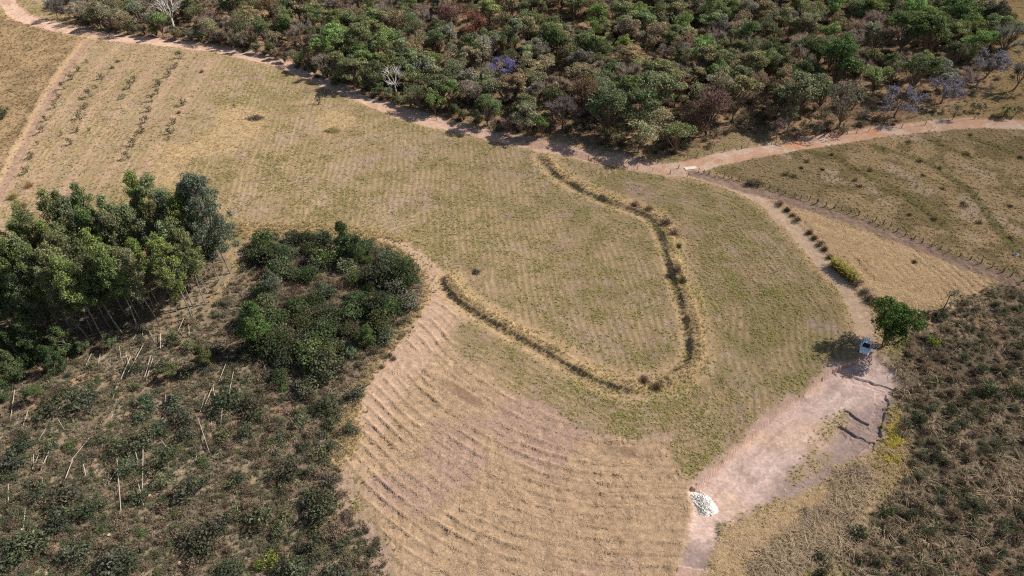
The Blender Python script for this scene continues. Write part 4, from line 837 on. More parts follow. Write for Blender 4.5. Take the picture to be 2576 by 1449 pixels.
# ------------------------------------------------------------------ fallen logs and stumps of the felled plot
def log_mesh(seed, grey):
    rg = np.random.default_rng(seed); mb = MB(); n = 6; x = np.linspace(0, 1, n); P = np.stack([x, rg.normal(0, .006, n), rg.normal(0, .004, n)], 1)
    mb.tube(P, 1.0, 7); return mb
LOGS = [((333, 904), (287, 1000), 1.3), ((366, 871), (323, 942), 1.1), ((321, 900), (335, 946), .9), ((384, 902), (365, 956), 1.2), ((388, 906), (371, 954), 1.1), ((407, 846), (406, 880), 1.6), ((366, 830), (357, 866), 1.0), ((373, 830), (391, 863), 1.0), ((466, 809), (439, 860), .9), ((438, 846), (432, 858), 1.4),
        ((476, 812), (478, 846), 1.0), ((590, 944), (575, 1004), 1.1), ((571, 926), (553, 960), 1.0), ((541, 974), (517, 1020), 1.0), ((539, 980), (547, 1028), 1.1), ((665, 920), (675, 952), .8), ((234, 896), (219, 920), .9), ((256, 895), (250, 918), .8), ((305, 880), (307, 906), .8), ((346, 849), (335, 860), .8), ((198, 1000), (199, 1034), 1.2),
        ((42, 989), (28, 1066), 1.0), ((300, 966), (287, 999), 1.0), ((157, 1023), (133, 1056), 1.0), ((137, 1126), (108, 1183), 1.5), ((230, 1109), (180, 1163), 1.0), ((187, 1163), (157, 1236), 1.1), ((340, 1123), (352, 1176), 1.2), ((348, 1106), (320, 1163), 1.1), ((363, 1129), (360, 1233), 1.2), ((300, 1166), (308, 1303), 1.2), ((348, 1209), (363, 1273), 1.3),
        ((300, 1186), (277, 1216), .9), ((213, 1173), (220, 1206), 1.2), ((385, 1176), (397, 1200), .9), ((503, 1063), (530, 1146), 1.0), ((563, 1029), (557, 1073), 1.1), ((495, 1130), (497, 1163), .9), ((27, 1226), (25, 1263), 1.2), ((70, 1286), (62, 1333), 1.2), ((113, 1209), (112, 1246), 1.0), ((90, 1150), (88, 1183), .8), ((102, 1150), (84, 1183), .9), ((43, 1146), (37, 1186), .9),
        ((240, 1000), (215, 1040), .8), ((120, 1085), (100, 1110), .8), ((150, 1060), (165, 1085), .8), ((520, 1000), (505, 1040), .8), ((600, 1000), (610, 1040), .9), ((335, 1130), (318, 1175), .8), ((420, 1000), (415, 1035), .8), ((75, 1040), (60, 1075), .9), ((410, 1115), (430, 1140), .7)]
LM5 = [log_mesh(500 + i, 0).mesh('log', ['log']) for i in range(4)] + [log_mesh(510 + i, 1).mesh('log', ['log_grey']) for i in range(2)]
litems = []
for k, (a, b, t) in enumerate(LOGS):
    A, B = G(*a), G(*b); L = np.linalg.norm(B[:2] - A[:2]); r = .058 * t; grey = k % 4 == 3
    za, zb = A[2] + r + .55 + rnd.uniform(0, .4), B[2] + r + .35; d = Vector((B[0] - A[0], B[1] - A[1], zb - za))
    o = obj('log', LM5[4 + k % 2] if grey else LM5[k % 4], None, (A[0], A[1], za)); o.rotation_mode = 'QUATERNION'; o.rotation_quaternion = d.to_track_quat('X', 'Z'); o.scale = (d.length, r, r)
    tag(o, None, 'log', 'felled logs lying in the scrub'); look = ('long ' if L > 6 else 'short ' if L < 2.8 else '') + ('grey' if grey else 'pale') + (' thick' if t >= 1.2 else ' thin' if t < .95 else '') + ' felled log'
    litems.append((o, look, (A + B) / 2))
MLG = [('front edge of the grove', 400, 822), ('pale yellow-green round tree', 443, 935), ('bright young eucalyptus', 640, 830), ('pale cut stump', 277, 1348), ('fresh tree by the left edge', 95, 990), ('left picture edge', 0, 1150), ('dark bush row in mid-scrub', 400, 1085), ('bush clump at lower left', 180, 1290), ('yellowish tree among the logs', 512, 905), ('dark bush clump right of the logs', 560, 1012)]
auto_labels(litems, MLG)
mb = MB(); mb.tube([(0, 0, -.2), (.02, 0, .15), (0, .01, .34)], [.30, .25, .235], 12, 1, 0, False); mb.add([(.235 * math.cos(i * .5236), .235 * math.sin(i * .5236) + .01, .342) for i in range(12)], [tuple(range(12))], 1.0, 1)
STM = mb.mesh('stump', ['bark', 'endgrain'])
for c, l in [((277, 1348), 'pale cut stump in the brown clearing of the lower left scrub'), ((60, 1334), 'pale cut stump by the foot of a log at lower left'), ((118, 1444), 'pale cut stump at the bottom edge near the left corner'), ((378, 1249), 'pale cut stump right of the upright logs'), ((453, 1419), 'pinkish cut stump near the bottom edge of the scrub'), ((502, 1160), 'pale cut stump below the thin upright log')]:
    tag(obj('tree_stump', STM, None, G(*c), rnd.uniform(0, 6), 1.1), l, 'stump', 'cut stumps in the scrub')

# ------------------------------------------------------------------ fences: posts and wires
def post_mesh(i):
    rg = np.random.default_rng(600 + i); mb = MB(); mb.tube([(0, 0, -.3), (rg.normal(0, .02), rg.normal(0, .02), .6), (rg.normal(0, .06), rg.normal(0, .05), 1.35)], [.10, .09, .08], 6); return mb.mesh('post', ['post'])
POST = [post_mesh(i) for i in range(4)]
def fence(pts, label, thick=1.0, wires=4):
    P = [G(*p) for p in pts]; e = bpy.data.objects.new('fence', None); COL.objects.link(e); e.location = P[0]; tag(e, label, 'fence', 'wire fences')
    for k, p in enumerate(P):
        s = thick * rnd.uniform(.85, 1.25); o = obj('post', POST[k % 4], e, p - P[0], (rnd.gauss(0, .06), rnd.gauss(0, .06), rnd.uniform(0, 6)), (s, s, rnd.uniform(.85, 1.1)))
    for w in range(wires):
        mb = MB(); mb.tube([p - P[0] + [0, 0, .3 + .27 * w] for p in P], .008, 3); obj('wire', mb.mesh('wire', ['wire']), e)
fence([(1674 + x * .1511, 360.6 + y * .1511) for x, y in [(550, 472), (635, 492), (725, 517), (835, 547), (965, 574), (1090, 597), (1215, 612), (1360, 655), (1490, 690), (1610, 720), (1725, 748), (1865, 792), (1985, 834), (2140, 882), (2250, 914), (2390, 954), (2525, 994)]]
      + [(1717 + x / 3., 483 + y / 3.) for x, y in [(1010, 88), (1080, 108), (1140, 124), (1195, 140), (1260, 160), (1325, 178), (1385, 200), (1450, 222), (1510, 247), (1560, 270), (1615, 295), (1675, 328), (1745, 354), (1805, 380), (1875, 408), (1940, 430), (2000, 455), (2090, 485), (2170, 507), (2250, 537), (2330, 568), (2415, 602), (2475, 635), (2570, 668), (2680, 705)]],
      'wire fence on dark wooden posts between pasture and firebreak', 1.1)
fence([(858 + x / 3., y / 3.) for x, y in [(1730, 1085), (1895, 1135), (1960, 1155), (2060, 1175), (2160, 1193), (2200, 1200), (2275, 1210), (2330, 1220), (2385, 1230), (2545, 1265)]], 'wire fence on leaning posts between road and forest, left of the road bend', 1.1)
fence([(1717 + x / 3., y / 3.) for x, y in [(30, 1205), (105, 1185), (220, 1160), (310, 1143), (445, 1120), (490, 1110), (560, 1102), (670, 1088), (860, 1060), (1065, 1035), (1110, 1030), (1200, 1018), (1240, 1013), (1310, 1003), (1400, 992), (1490, 985), (1650, 965), (1830, 940), (2000, 916), (2200, 895), (2400, 885)]], 'wire fence along the forest side of the orange road')
fence([(858 + x / 3., y / 3.) for x, y in [(560, 862), (720, 905), (880, 945), (1055, 988), (1230, 1030), (1400, 1075), (1515, 1104), (1635, 1134), (1750, 1164), (1865, 1194), (2050, 1232), (2235, 1275), (2350, 1290), (2480, 1305)]] + [(1674 + 75 * .1511, 360.6 + 512 * .1511), (1674 + 365 * .1511, 360.6 + 552 * .1511)], 'thin wire fence between the pinkish road and the field', .7)
fence([(180, 123), (167, 134), (147, 165), (128, 195), (110, 225), (96, 250), (82, 278), (66, 305), (50, 335), (36, 362), (22, 392), (8, 420)], 'thin wire fence along the left side of the rutted track', .8)

# ------------------------------------------------------------------ heaps, rocks, slab, cane, palm
def mound(seed, rx, ry, hz, n=26, rough=.25, mats=('gravel',), name='mound'):
    rg = np.random.default_rng(seed); mb = MB(); v = [(0, 0, hz)]; f = []; R_ = 10
    for j in range(1, R_ + 1):
        for i in range(n):
            th = 2 * np.pi * i / n; q = j / R_; w = 1 + .10 * math.sin(2 * th + seed) + .07 * math.sin(5 * th + 2 * seed)
            v.append((rx * q * w * math.cos(th), ry * q * w * math.sin(th), hz * (1 - q * q) ** 1.0 * (1 + rg.normal(0, rough)) - .12 * (j == R_)))
    for i in range(n): f.append((0, 1 + i, 1 + (i + 1) % n))
    for j in range(R_ - 1):
        for i in range(n): a = 1 + j * n + i; b = 1 + j * n + (i + 1) % n; f.append((a, a + n, b + n, b))
    mb.add(v, f); return mb
gp = G(1768, 1262); e = bpy.data.objects.new('gravel_heap', None); COL.objects.link(e); e.location = gp; tag(e, 'heap of white crushed stone at the lower end of the bare yard', 'gravel heap'); e.rotation_euler = (0, 0, .5); e.scale = (1.15, 1.2, 1.2)
obj('heap', mound(3, 1.85, 2.25, .75, 40, .10).mesh('heap', ['gravel']), e)
mb = MB(); rg = np.random.default_rng(12)
for _ in range(420):
    q = abs(rg.normal(0, .55)); th = rg.uniform(0, 6.28); s = rg.uniform(.04, .13); c = np.array([1.85 * q * math.cos(th), 2.25 * q * math.sin(th), max(0, .75 * (1 - q * q)) + s * .3]); v = c + np.array([(1, 0, 0), (-.8, .3, 0), (0, 1, .1), (.1, -1, 0), (0, .1, .8), (0, 0, -.9)]) * s * rg.uniform(.7, 1.3, (6, 3))
    mb.add(v, [(0, 2, 4), (2, 1, 4), (1, 3, 4), (3, 0, 4), (2, 0, 5), (1, 2, 5), (3, 1, 5), (0, 3, 5)])
tag(obj('loose_stones', mb.mesh('loose_stones', ['gravel']), e), None, None, None, 'stuff')
def brush_pile(c, rx, ry, hz, n, col, label, seed, mat='bark_dark'):
    rg = np.random.default_rng(seed); mb = MB()
    for _ in range(n):
        p = rg.normal(0, .5, 2) * [rx, ry]; z = hz * max(.05, 1 - (p[0] / rx) ** 2 * .6 - (p[1] / ry) ** 2 * .6) * rg.uniform(.1, 1); th = rg.uniform(0, 6.28); L = rg.uniform(.5, 1.7); d = np.array([math.cos(th), math.sin(th), rg.normal(0, .3)]) * L / 2; c_ = np.array([*p, z + .05])
        mb.tube([c_ - d, c_ + rg.normal(0, .05, 3), c_ + d], [.045, .04, .02], 4, rg.uniform(.6, 1.5), 0, False)
    o = obj('brush_pile', mb.mesh('brush_pile', [mat]), None, G(*c)); tag(o, label, 'brush pile', 'brush heaps in the field'); return o
brush_pile((643, 299), 2.6, 1.6, .9, 170, None, 'heap of dark cut branches in the middle of the upper field', 21)
obj_ = brush_pile((1197, 686), .8, .7, .6, 60, None, 'small dark heap of roots in the field beside the thicket', 22)
mb = MB(); rg = np.random.default_rng(33)
for _ in range(420):
    th = rg.uniform(0, 6.28); q = math.sqrt(rg.uniform(0, 1)); b = np.array([2.3 * q * math.cos(th), 1.5 * q * math.sin(th), .55 * (1 - q * q)]); d = rg.normal(size=3) * [1, 1, .35]; d /= np.linalg.norm(d); s = np.cross(d, [0, 0, 1]) * .035
    L = rg.uniform(.4, 1.1); mb.quads(np.array([[b - s, b + s, b + d * L + s, b + d * L - s]]) + [0, 0, .08], rg.uniform(.6, 1.4))
hp = obj('hay_heap', mb.mesh('hay_heap', ['leaf']), None, G(837, 330), 0, 1, (.30, .24, .11)); tag(hp, 'heap of yellow-green cut grass right of the branch heap', 'hay heap')
for c, s, l in [((2553, 642), (.8, .6, .55), 'grey boulder in the pasture near the right picture edge'), ((2553, 648), (.35, .3, .25), 'small stone beside the grey boulder')]:
    o = obj('boulder', mound(40, 1, 1, 1, 14, .12).mesh('boulder', ['rock']), None, G(*c), 0, s); tag(o, l, 'boulder')
mb = MB(); mb.box((0, 0, .02), (3.4, 1.3, .25), .0); sl_ = obj('concrete_slab', mb.mesh('concrete_slab', ['slab']), None, G(1737, 422), .25); tag(sl_, 'pale concrete slab at the fork of the two dirt roads', 'slab')
# cane clump
mb = MB(); rg = np.random.default_rng(44); A, B = G(2096, 668), G(2148, 710); n = 900
t_ = rg.uniform(0, 1, n); b = np.stack([(B[0] - A[0]) * t_, (B[1] - A[1]) * t_, 0 * t_], 1) + rg.normal(0, .55, (n, 3)) * [1, 1, 0]; th = rg.uniform(0, 6.28, n); u = np.stack([np.cos(th), np.sin(th), 0 * th], 1); L = rg.uniform(1.5, 3.1, (n, 1))
m_ = b + u * L * .12 + [0, 0, 1] * L * .7; t2 = m_ + u * L * rg.uniform(.15, .5, (n, 1)) + [0, 0, 1] * L * rg.uniform(-.12, .28, (n, 1)); s = np.stack([-u[:, 1], u[:, 0], 0 * th], 1) * .05
tt = rg.uniform(.7, 1.3, (n, 1)) * np.where(rg.uniform(0, 1, (n, 1)) < .45, np.array([[1.0, 1.08, .5]]), np.array([[1.25, 1.05, .8]]))
mb.quads(np.stack([b - s, b + s, m_ + s, m_ - s], 1), tt * .8); mb.quads(np.stack([m_ - s, m_ + s, t2 + s * .1, t2 - s * .1], 1), tt)
tag(obj('cane_clump', mb.mesh('cane_clump', ['leaf']), None, A, 0, 1, (.30, .27, .13)), 'tall clump of yellow-green cane grass beside the path', 'cane clump')
# palm
pp = G(2523, 293); e = bpy.data.objects.new('palm_tree', None); COL.objects.link(e); e.location = pp; tag(e, 'feather palm beside the road at the right edge', 'palm')
mb = MB(); mb.tube([(0, 0, -.3), (.05, 0, 1.2), (.12, 0, 2.6)], [.26, .2, .2], 8, 1, 0, False); obj('trunk', mb.mesh('trunk', ['bark_dark']), e)
rg = np.random.default_rng(55)
for k in range(22):
    mb = MB(); th = 2 * np.pi * k / 22 + rg.uniform(-.15, .15); el = rg.uniform(-.5, 1.2); L = rg.uniform(2.4, 3.2); u = np.array([math.cos(th), math.sin(th), 0]); P = []
    for q in np.linspace(0, 1, 7): P.append(u * L * q * math.cos(el) * (1 - .15 * q) + np.array([.12, 0, 2.6 + L * (math.sin(el) * q - .75 * q * q)]))
    P = np.array(P); mb.tube(P, np.linspace(.035, .008, 7), 4, .9, 0, False)
    n = 34; q = np.linspace(.12, 1, n); c = np.stack([np.interp(q, np.linspace(0, 1, 7), P[:, i]) for i in range(3)], 1); sd = np.cross(u, [0, 0, 1])
    for sg in (-1, 1):
        d = sg * sd * .55 + u * .35 + np.array([0, 0, -.28]); tip = c + d * (np.sin(np.pi * np.clip(q, .15, .92)) * .95 + .2)[:, None]; s = u * .035
        mb.quads(np.stack([c - s, c + s, tip + s * .2, tip - s * .2], 1), rg.uniform(.7, 1.3, (n, 1)))
    obj('frond', mb.mesh('frond', ['leaf']), e, color=(.14, .17, .075) if el > -.15 else (.26, .18, .09))
plant('dry_shrub', T['bare'][0], G(2553, 290), .42, (.2, .165, .135), 'dry leaning shrub right of the palm', 'shrub'); plant('dry_shrub', T['bare'][1], G(2444, 280), .40, (.19, .17, .14), 'dry shrub left of the palm, left one of two', 'shrub', 'dry shrubs on the grassland'); plant('dry_shrub', T['bare'][2], G(2464, 281), .42, (.19, .17, .14), 'dry shrub left of the palm, right one of two', 'shrub', 'dry shrubs on the grassland')
plant('dry_shrub', T['open'][0], G(2395, 300), .55, (.15, .145, .11), 'grey shrubby tree under the middle lilac tree', 'shrub', 'dry shrubs on the grassland')
plant('dry_shrub', T['bare'][3], G(1967, 360), .30, (.15, .13, .09), 'small dark shrub at the roadside fence', 'shrub', 'dry shrubs on the grassland')

# ------------------------------------------------------------------ parked car
PA = plain('white_car_paint', (.88, .89, .90), .25, 0, 0, 6, .6); GL = plain('dark_car_glass', (.012, .016, .026), .06); RB = plain('tyre_rubber', (.02, .02, .02), .8); RM = plain('wheel_alloy', (.45, .46, .47), .3, .8); BK = plain('black_trim', (.02, .02, .022), .5); LT = plain('headlight_lens', (.75, .78, .8), .1); RL = plain('red_tail_lens', (.35, .02, .02), .2); INT = plain('dark_interior', (.03, .03, .033), .8)
M.update(paint=PA, glass=GL, rubber=RB, rim=RM, trim=BK, lens=LT, tail=RL, interior=INT)
ca, cb = G(2179, 856), G(2171, 893); cc = (ca + cb) / 2; dr = cb - ca; car = bpy.data.objects.new('parked_car', None); COL.objects.link(car)
car.location = (cc[0], cc[1], cc[2] + .03); car.scale = (1.1, 1.1, 1.1); car.rotation_euler = (0, 0, math.atan2(dr[1], dr[0]) - math.pi / 2); tag(car, 'white hatchback with its driver door open, parked under the shade tree', 'car')
def loft(stations, name, mat):
    """stations: (y, half width, z bottom, z belt, z top)"""
    mb = MB(); n = 11; v = []
    for (y, w, zb, zm, zt) in stations:
        prof = [(0, zt), (w * .55, zt), (w * .86, zt - .04), (w * .97, zm), (w, zm - .18), (w * .98, zb + .12), (w * .9, zb)]; prof = prof + [(-a, b) for a, b in prof[:0:-1]]
        n = len(prof); v += [(a, y, b) for a, b in prof]
    f = []
    for i in range(len(stations) - 1):
        for k in range(n): f.append((i * n + k, i * n + (k + 1) % n, (i + 1) * n + (k + 1) % n, (i + 1) * n + k))
    f.append(tuple(range(n))[::-1]); f.append(tuple(range((len(stations) - 1) * n, len(stations) * n))); mb.add(v, f); return mb.mesh(name, [mat], True)
obj('body', loft([(-1.98, .66, .35, .72, .80), (-1.93, .78, .25, .86, .94), (-1.6, .85, .22, .92, .97), (-.6, .87, .2, .92, .95), (.5, .87, .2, .92, .97), (.75, .87, .2, .90, .98), (1.35, .85, .2, .80, .90), (1.78, .79, .22, .70, .80), (1.93, .68, .25, .60, .70), (1.98, .55, .32, .52, .58)], 'body', 'paint'), car)
def panel(name, pts, mat, parent=car, off=0.0):
    mb = MB(); mb.add(pts, [tuple(range(len(pts)))]); return obj(name, mb.mesh(name, [mat]), parent)
rf = MB(); zr = 1.47; bt = [(-.76, -1.82, .93), (.76, -1.82, .93), (.79, .82, .96), (-.79, .82, .96)]; tp = [(-.58, -1.42, zr), (.58, -1.42, zr), (.60, .02, zr), (-.60, .02, zr)]
mid = [(-.5, -1.1, zr + .05), (.5, -1.1, zr + .05), (.5, -.2, zr + .05), (-.5, -.2, zr + .05)]
rf.add(bt + tp + mid, [(0, 1, 5, 4), (1, 2, 6, 5), (2, 3, 7, 6), (3, 0, 4, 7), (4, 5, 9, 8), (5, 6, 10, 9), (6, 7, 11, 10), (7, 4, 8, 11), (8, 9, 10, 11)]); roof = obj('roof', rf.mesh('roof', ['paint']), car)
def on(a, b, c, d, u0, u1, v0, v1, n, e=.012):
    a, b, c, d, n = map(np.array, (a, b, c, d, n)); P = lambda u, v: (a * (1 - u) + b * u) * (1 - v) + (d * (1 - u) + c * u) * v + n * e
    return [P(u0, v0), P(u1, v0), P(u1, v1), P(u0, v1)]
panel('windscreen', on(bt[2], bt[3], tp[3], tp[2], .06, .94, .08, .94, (0, .6, .8)), 'glass'); panel('rear_window', on(bt[0], bt[1], tp[1], tp[0], .1, .9, .2, .9, (0, -.8, .5)), 'glass')
panel('door_opening', on(bt[3], bt[0], tp[0], tp[3], .16, .52, .02, .9, (-.95, 0, .3)), 'interior'); panel('side_window', on(bt[3], bt[0], tp[0], tp[3], .56, .86, .12, .88, (-.95, 0, .3)), 'glass')
panel('side_window', on(bt[1], bt[2], tp[2], tp[1], .14, .44, .12, .88, (.95, 0, .3)), 'glass'); panel('side_window', on(bt[1], bt[2], tp[2], tp[1], .48, .80, .12, .88, (.95, 0, .3)), 'glass')
mb = MB(); mb.box((-.865, .12, .62), (.04, 1.0, .58)); obj('door_sill', mb.mesh('door_sill', ['interior']), car)
dw = bpy.data.objects.new('front_door', None); COL.objects.link(dw); dw.parent = car; dw.location = (-.88, .66, 0); dw.rotation_euler = (0, 0, R(-62)); dw.scale = (-1, 1, 1); tag(dw, 'open white driver door')
mb = MB(); mb.add([(0, 0, .3), (0, -1.0, .3), (0, -1.02, .92), (0, 0, .94), (.07, 0, .32), (.08, -1.0, .32), (.06, -1.02, .92), (.05, 0, .94)], [(0, 1, 2, 3), (7, 6, 5, 4), (0, 4, 5, 1), (1, 5, 6, 2), (2, 6, 7, 3), (3, 7, 4, 0)]); obj('door_panel', mb.mesh('door_panel', ['paint']), dw)
mb = MB(); mb.tube([(.03, 0, .93), (-.05, -.55, 1.40), (-.05, -.95, 1.42), (.03, -1.0, .93)], .03, 5); obj('window_frame', mb.mesh('window_frame', ['paint']), dw); panel('door_glass', [(.02, -.12, .96), (-.05, -.55, 1.37), (-.05, -.92, 1.38), (.02, -.96, .96)], 'glass', dw)
for sx in (-1, 1):
    mb = MB(); mb.box((sx * .98, .66, .98), (.2, .12, .14)); obj('mirror', mb.mesh('mirror', ['paint']), car)
    mb = MB(); mb.add([(sx * .78, 1.70, .78), (sx * .50, 1.93, .70), (sx * .52, 1.97, .58), (sx * .80, 1.80, .60)], [(0, 1, 2, 3)]); mb.add([(sx * .785, 1.705, .785), (sx * .50, 1.955, .705), (sx * .52, 2.0, .58), (sx * .815, 1.82, .60)], [(0, 1, 2, 3)]); obj('headlight', mb.mesh('headlight', ['lens']), car)
    mb = MB(); mb.box((sx * .70, -1.95, .82), (.22, .09, .2)); obj('tail_light', mb.mesh('tail_light', ['tail']), car)
    for wy_ in (-1.22, 1.25):
        mb = MB(); mb.tube([(sx * .70, wy_, .3), (sx * .89, wy_, .3)], .30, 18); w_ = obj('wheel', mb.mesh('wheel', ['rubber']), car); mb = MB(); mb.tube([(sx * .885, wy_, .3), (sx * .9, wy_, .3)], .19, 14); obj('rim', mb.mesh('rim', ['rim']), w_)
mb = MB(); mb.box((0, 1.955, .42), (1.15, .10, .17)); obj('grille', mb.mesh('grille', ['trim']), car)
mb = MB(); mb.box((0, 1.93, .665), (.75, .1, .06)); obj('grille_slot', mb.mesh('grille_slot', ['trim']), car)

# ------------------------------------------------------------------ uncountable cover: grass, straw, undergrowth, far wood
def gi(x, y):
    j = np.clip(np.rint(np.interp(y, ys, np.arange(NR))).astype(int), 0, NR - 1); i = np.clip(np.rint((x / wy[j] + 1) / 2 * (NC - 1)).astype(int), 0, NC - 1); return j * NC + i
yy = np.linspace(36, 330, 3000); hw = .7405 * (ct * yy + st * H) * 1.10; pdf = hw / (60 + yy) ** 1.25; cdf = np.cumsum(pdf); cdf /= cdf[-1]
def cand_pts(n, seed):
    r_ = np.random.default_rng(seed); y = np.interp(r_.uniform(0, 1, n), cdf, yy); x = r_.uniform(-1, 1, n) * .7405 * (ct * y + st * H) * 1.10
    k = gi(x, y); return x, y, {q: v[k] for q, v in Zg.items()}, r_
def scatter(name, label, pts, rot, scale, col, var, sources):
    me = bpy.data.meshes.new(name); n = len(pts); me.vertices.add(n); me.vertices.foreach_set('co', pts.astype(np.float32).ravel())
    for an, ty, key, dat in (('rot', 'FLOAT_VECTOR', 'vector', rot), ('scl', 'FLOAT_VECTOR', 'vector', scale)):
        a = me.attributes.new(an, ty, 'POINT'); a.data.foreach_set(key, np.asarray(dat, np.float32).ravel())
    a = me.attributes.new('icol', 'FLOAT_COLOR', 'POINT'); a.data.foreach_set('color', np.hstack([col, np.ones((n, 1))]).astype(np.float32).ravel())
    a = me.attributes.new('var', 'INT', 'POINT'); a.data.foreach_set('value', np.asarray(var, np.int32))
    o = obj(name, me); tag(o, label, None, None, 'stuff')
    g = bpy.data.node_groups.new(name + '_nodes', 'GeometryNodeTree'); g.interface.new_socket('Geometry', in_out='INPUT', socket_type='NodeSocketGeometry'); g.interface.new_socket('Geometry', in_out='OUTPUT', socket_type='NodeSocketGeometry')
    i_ = g.nodes.new('NodeGroupInput'); o_ = g.nodes.new('NodeGroupOutput'); jn = g.nodes.new('GeometryNodeJoinGeometry'); g.links.new(jn.outputs[0], o_.inputs[0])
    def na(nm, ty): q = g.nodes.new('GeometryNodeInputNamedAttribute'); q.data_type = ty; q.inputs[0].default_value = nm; return q.outputs[0]
    rv = na('rot', 'FLOAT_VECTOR'); e2r = g.nodes.new('FunctionNodeEulerToRotation'); g.links.new(rv, e2r.inputs[0]); sv = na('scl', 'FLOAT_VECTOR'); vv = na('var', 'INT')
    for k, meshes in enumerate(sources):
        for m_ in (meshes if isinstance(meshes, (list, tuple)) else [meshes]):
            so_ = bpy.data.objects.new(name + '_piece', m_); oi = g.nodes.new('GeometryNodeObjectInfo'); oi.inputs['Object'].default_value = so_
            cmp_ = g.nodes.new('FunctionNodeCompare'); cmp_.data_type = 'INT'; cmp_.operation = 'EQUAL'; g.links.new(vv, cmp_.inputs[2]); cmp_.inputs[3].default_value = k
            ip = g.nodes.new('GeometryNodeInstanceOnPoints'); g.links.new(i_.outputs[0], ip.inputs['Points']); g.links.new(cmp_.outputs[0], ip.inputs['Selection']); g.links.new(oi.outputs['Geometry'], ip.inputs['Instance']); g.links.new(e2r.outputs[0], ip.inputs['Rotation']); g.links.new(sv, ip.inputs['Scale']); g.links.new(ip.outputs[0], jn.inputs[0])
    md = o.modifiers.new('scatter', 'NODES'); md.node_group = g; return o
def lay(name, label, x, y, prob, r_, scale, col, nvar, sources, tilt=.15, rotz=None):
    k = r_.uniform(0, 1, len(x)) < prob; x, y = x[k], y[k]; n = len(x); z = lookup(x, y)
    rz = r_.uniform(0, 6.28, n) if rotz is None else rotz[k] + r_.normal(0, .35, n)
    rot = np.stack([r_.normal(0, tilt, n), r_.normal(0, tilt, n), rz], 1); s = (scale[k] if np.ndim(scale) else scale) * r_.uniform(.65, 1.35, n)
    print(name, n); scatter(name, label, np.stack([x, y, z], 1), rot, np.stack([s, s, s * r_.uniform(.8, 1.2, n)], 1), col[k] * r_.uniform(.85, 1.15, (n, 1)), r_.integers(0, nvar, n), sources)
SHORT = [make_tuft(700 + i, 14, .25, .26, .03, .6, .6) for i in range(3)]; TALL = [make_tuft(710 + i, 18, .75, .3, .024, .45, .5) for i in range(3)]; LIT = [make_litter(720 + i) for i in range(3)]; WEED = [make_weed(730 + i) for i in range(3)]; FLAT = [make_tuft(740 + i, 16, .9, .3, .024, 1.5, .8) for i in range(2)]

def soft(Z): return np.maximum.reduce([Z['road'], Z['roadr'], Z['pad'] * (1 - Z['padgrass']), Z['rpath'], .85 * Z['ltrack'], .8 * Z['fire']])
x, y, Z, r_ = cand_pts(480000, 801)
other = np.maximum.reduce([Z['till'], Z['tri'], Z['scrubl'], Z['scrubr'], Z['forest'], Z['ptl'], Z['ptr'], Z['pfr'], Z['grove']])
n2 = fbm(x, y, 4.5, 62, 3); n3 = fbm(x, y, 1.3, 97, 3); n1 = fbm(x, y, 18, 81, 2)
east = (Z['s_berm'] > 0) & (Z['rp_raw'] < 59); stripe = .5 + .5 * np.cos(2 * np.pi * rowcoord(x, y, Z) / 1.45)
pr = (1 - other) * (1 - soft(Z)) * np.clip(.06 + .36 * stripe + 1.3 * (n3 - .42) + 1.0 * (n2 - .5) + .8 * (n1 - .5), .02, 1) * (1 - .8 * Z['turn']) * (1 - .8 * Z['strawp']) * (1 - .5 * Z['orch'] * (n2 > .5))
col = lerp(np.tile(C(.44, .345, .18), (len(x), 1)), C(.32, .285, .105), sstep(.35, .65, .55 * n2 + .45 * n3 + .25 * (r_.uniform(0, 1, len(x)) - .5))); col = lerp(col, C(.19, .20, .07), sstep(.62, .78, n3) * .5); col = lerp(col, C(.47, .34, .18), Z['strawp'] * .8)
lay('field_grass', 'short mown yellow-green grass covering the field', x, y, pr, r_, 1.0, col, 3, SHORT)
x, y, Z, r_ = cand_pts(330000, 802); n2 = fbm(x, y, 4.5, 62, 3); n3 = fbm(x, y, 1.4, 63, 2)
fr = .5 + .5 * np.cos(2 * np.pi * Z['fur']); verge = sstep(6.5, 2.8, Z['d_road'] + 2 * n2) * (1 - Z['forest']); vp = sstep(2.2, .6, np.abs(Z['rp_raw'] - 2.3))
pr = np.clip(Z['till'] * np.clip(.14 + .6 * fr ** 8, 0, 1) * sstep(.30, .62, n2 + .08) * (1 - .85 * Z['turn']) + .55 * Z['tri'] + .7 * Z['strawp'] + .6 * verge + .5 * vp + .2 * Z['padgrass'] * Z['pad'], 0, 1) * (1 - .9 * soft(Z))
col = lerp(np.tile(C(.52, .385, .245), (len(x), 1)), C(.44, .315, .205), n3)
lay('straw_litter', 'pale cut straw lying on the mown slope and verges', x, y, pr * (1 - .7 * Z['till'] * np.exp(-(((Z['fur'] % 1.0) - .80) / .09) ** 2)), r_, .9, col, 3, LIT, .08)
x, y, Z, r_ = cand_pts(420000, 803); n2 = fbm(x, y, 4.5, 62, 3); n3 = fbm(x, y, 1.4, 63, 2); ber = np.exp(-((Z['d_berm'] + 1.2 * (fbm(x, y, 3, 48, 2) - .5)) / 1.05) ** 2) * sstep(.25, .55, fbm(x, y, 5, 86, 2))
pr = np.clip(1.0 * ber + .8 * Z['gold'] * (1 - .8 * Z['thick']) * (1 - .9 * Z['turn']) + .9 * Z['goldr'], 0, 1) * (1 - soft(Z)) * (1 - Z['till'] * .8)
col = lerp(np.tile(C(.48, .36, .20), (len(x), 1)), C(.36, .265, .14), n3); dk = sstep(.2, -.7, Z['s_berm']) * (ber > .02) * sstep(.2, .45, n2); col = lerp(col, C(.215, .18, .085), dk * .8); col = lerp(col, C(.42, .34, .07), Z['goldr'] * sstep(.5, .6, n2))
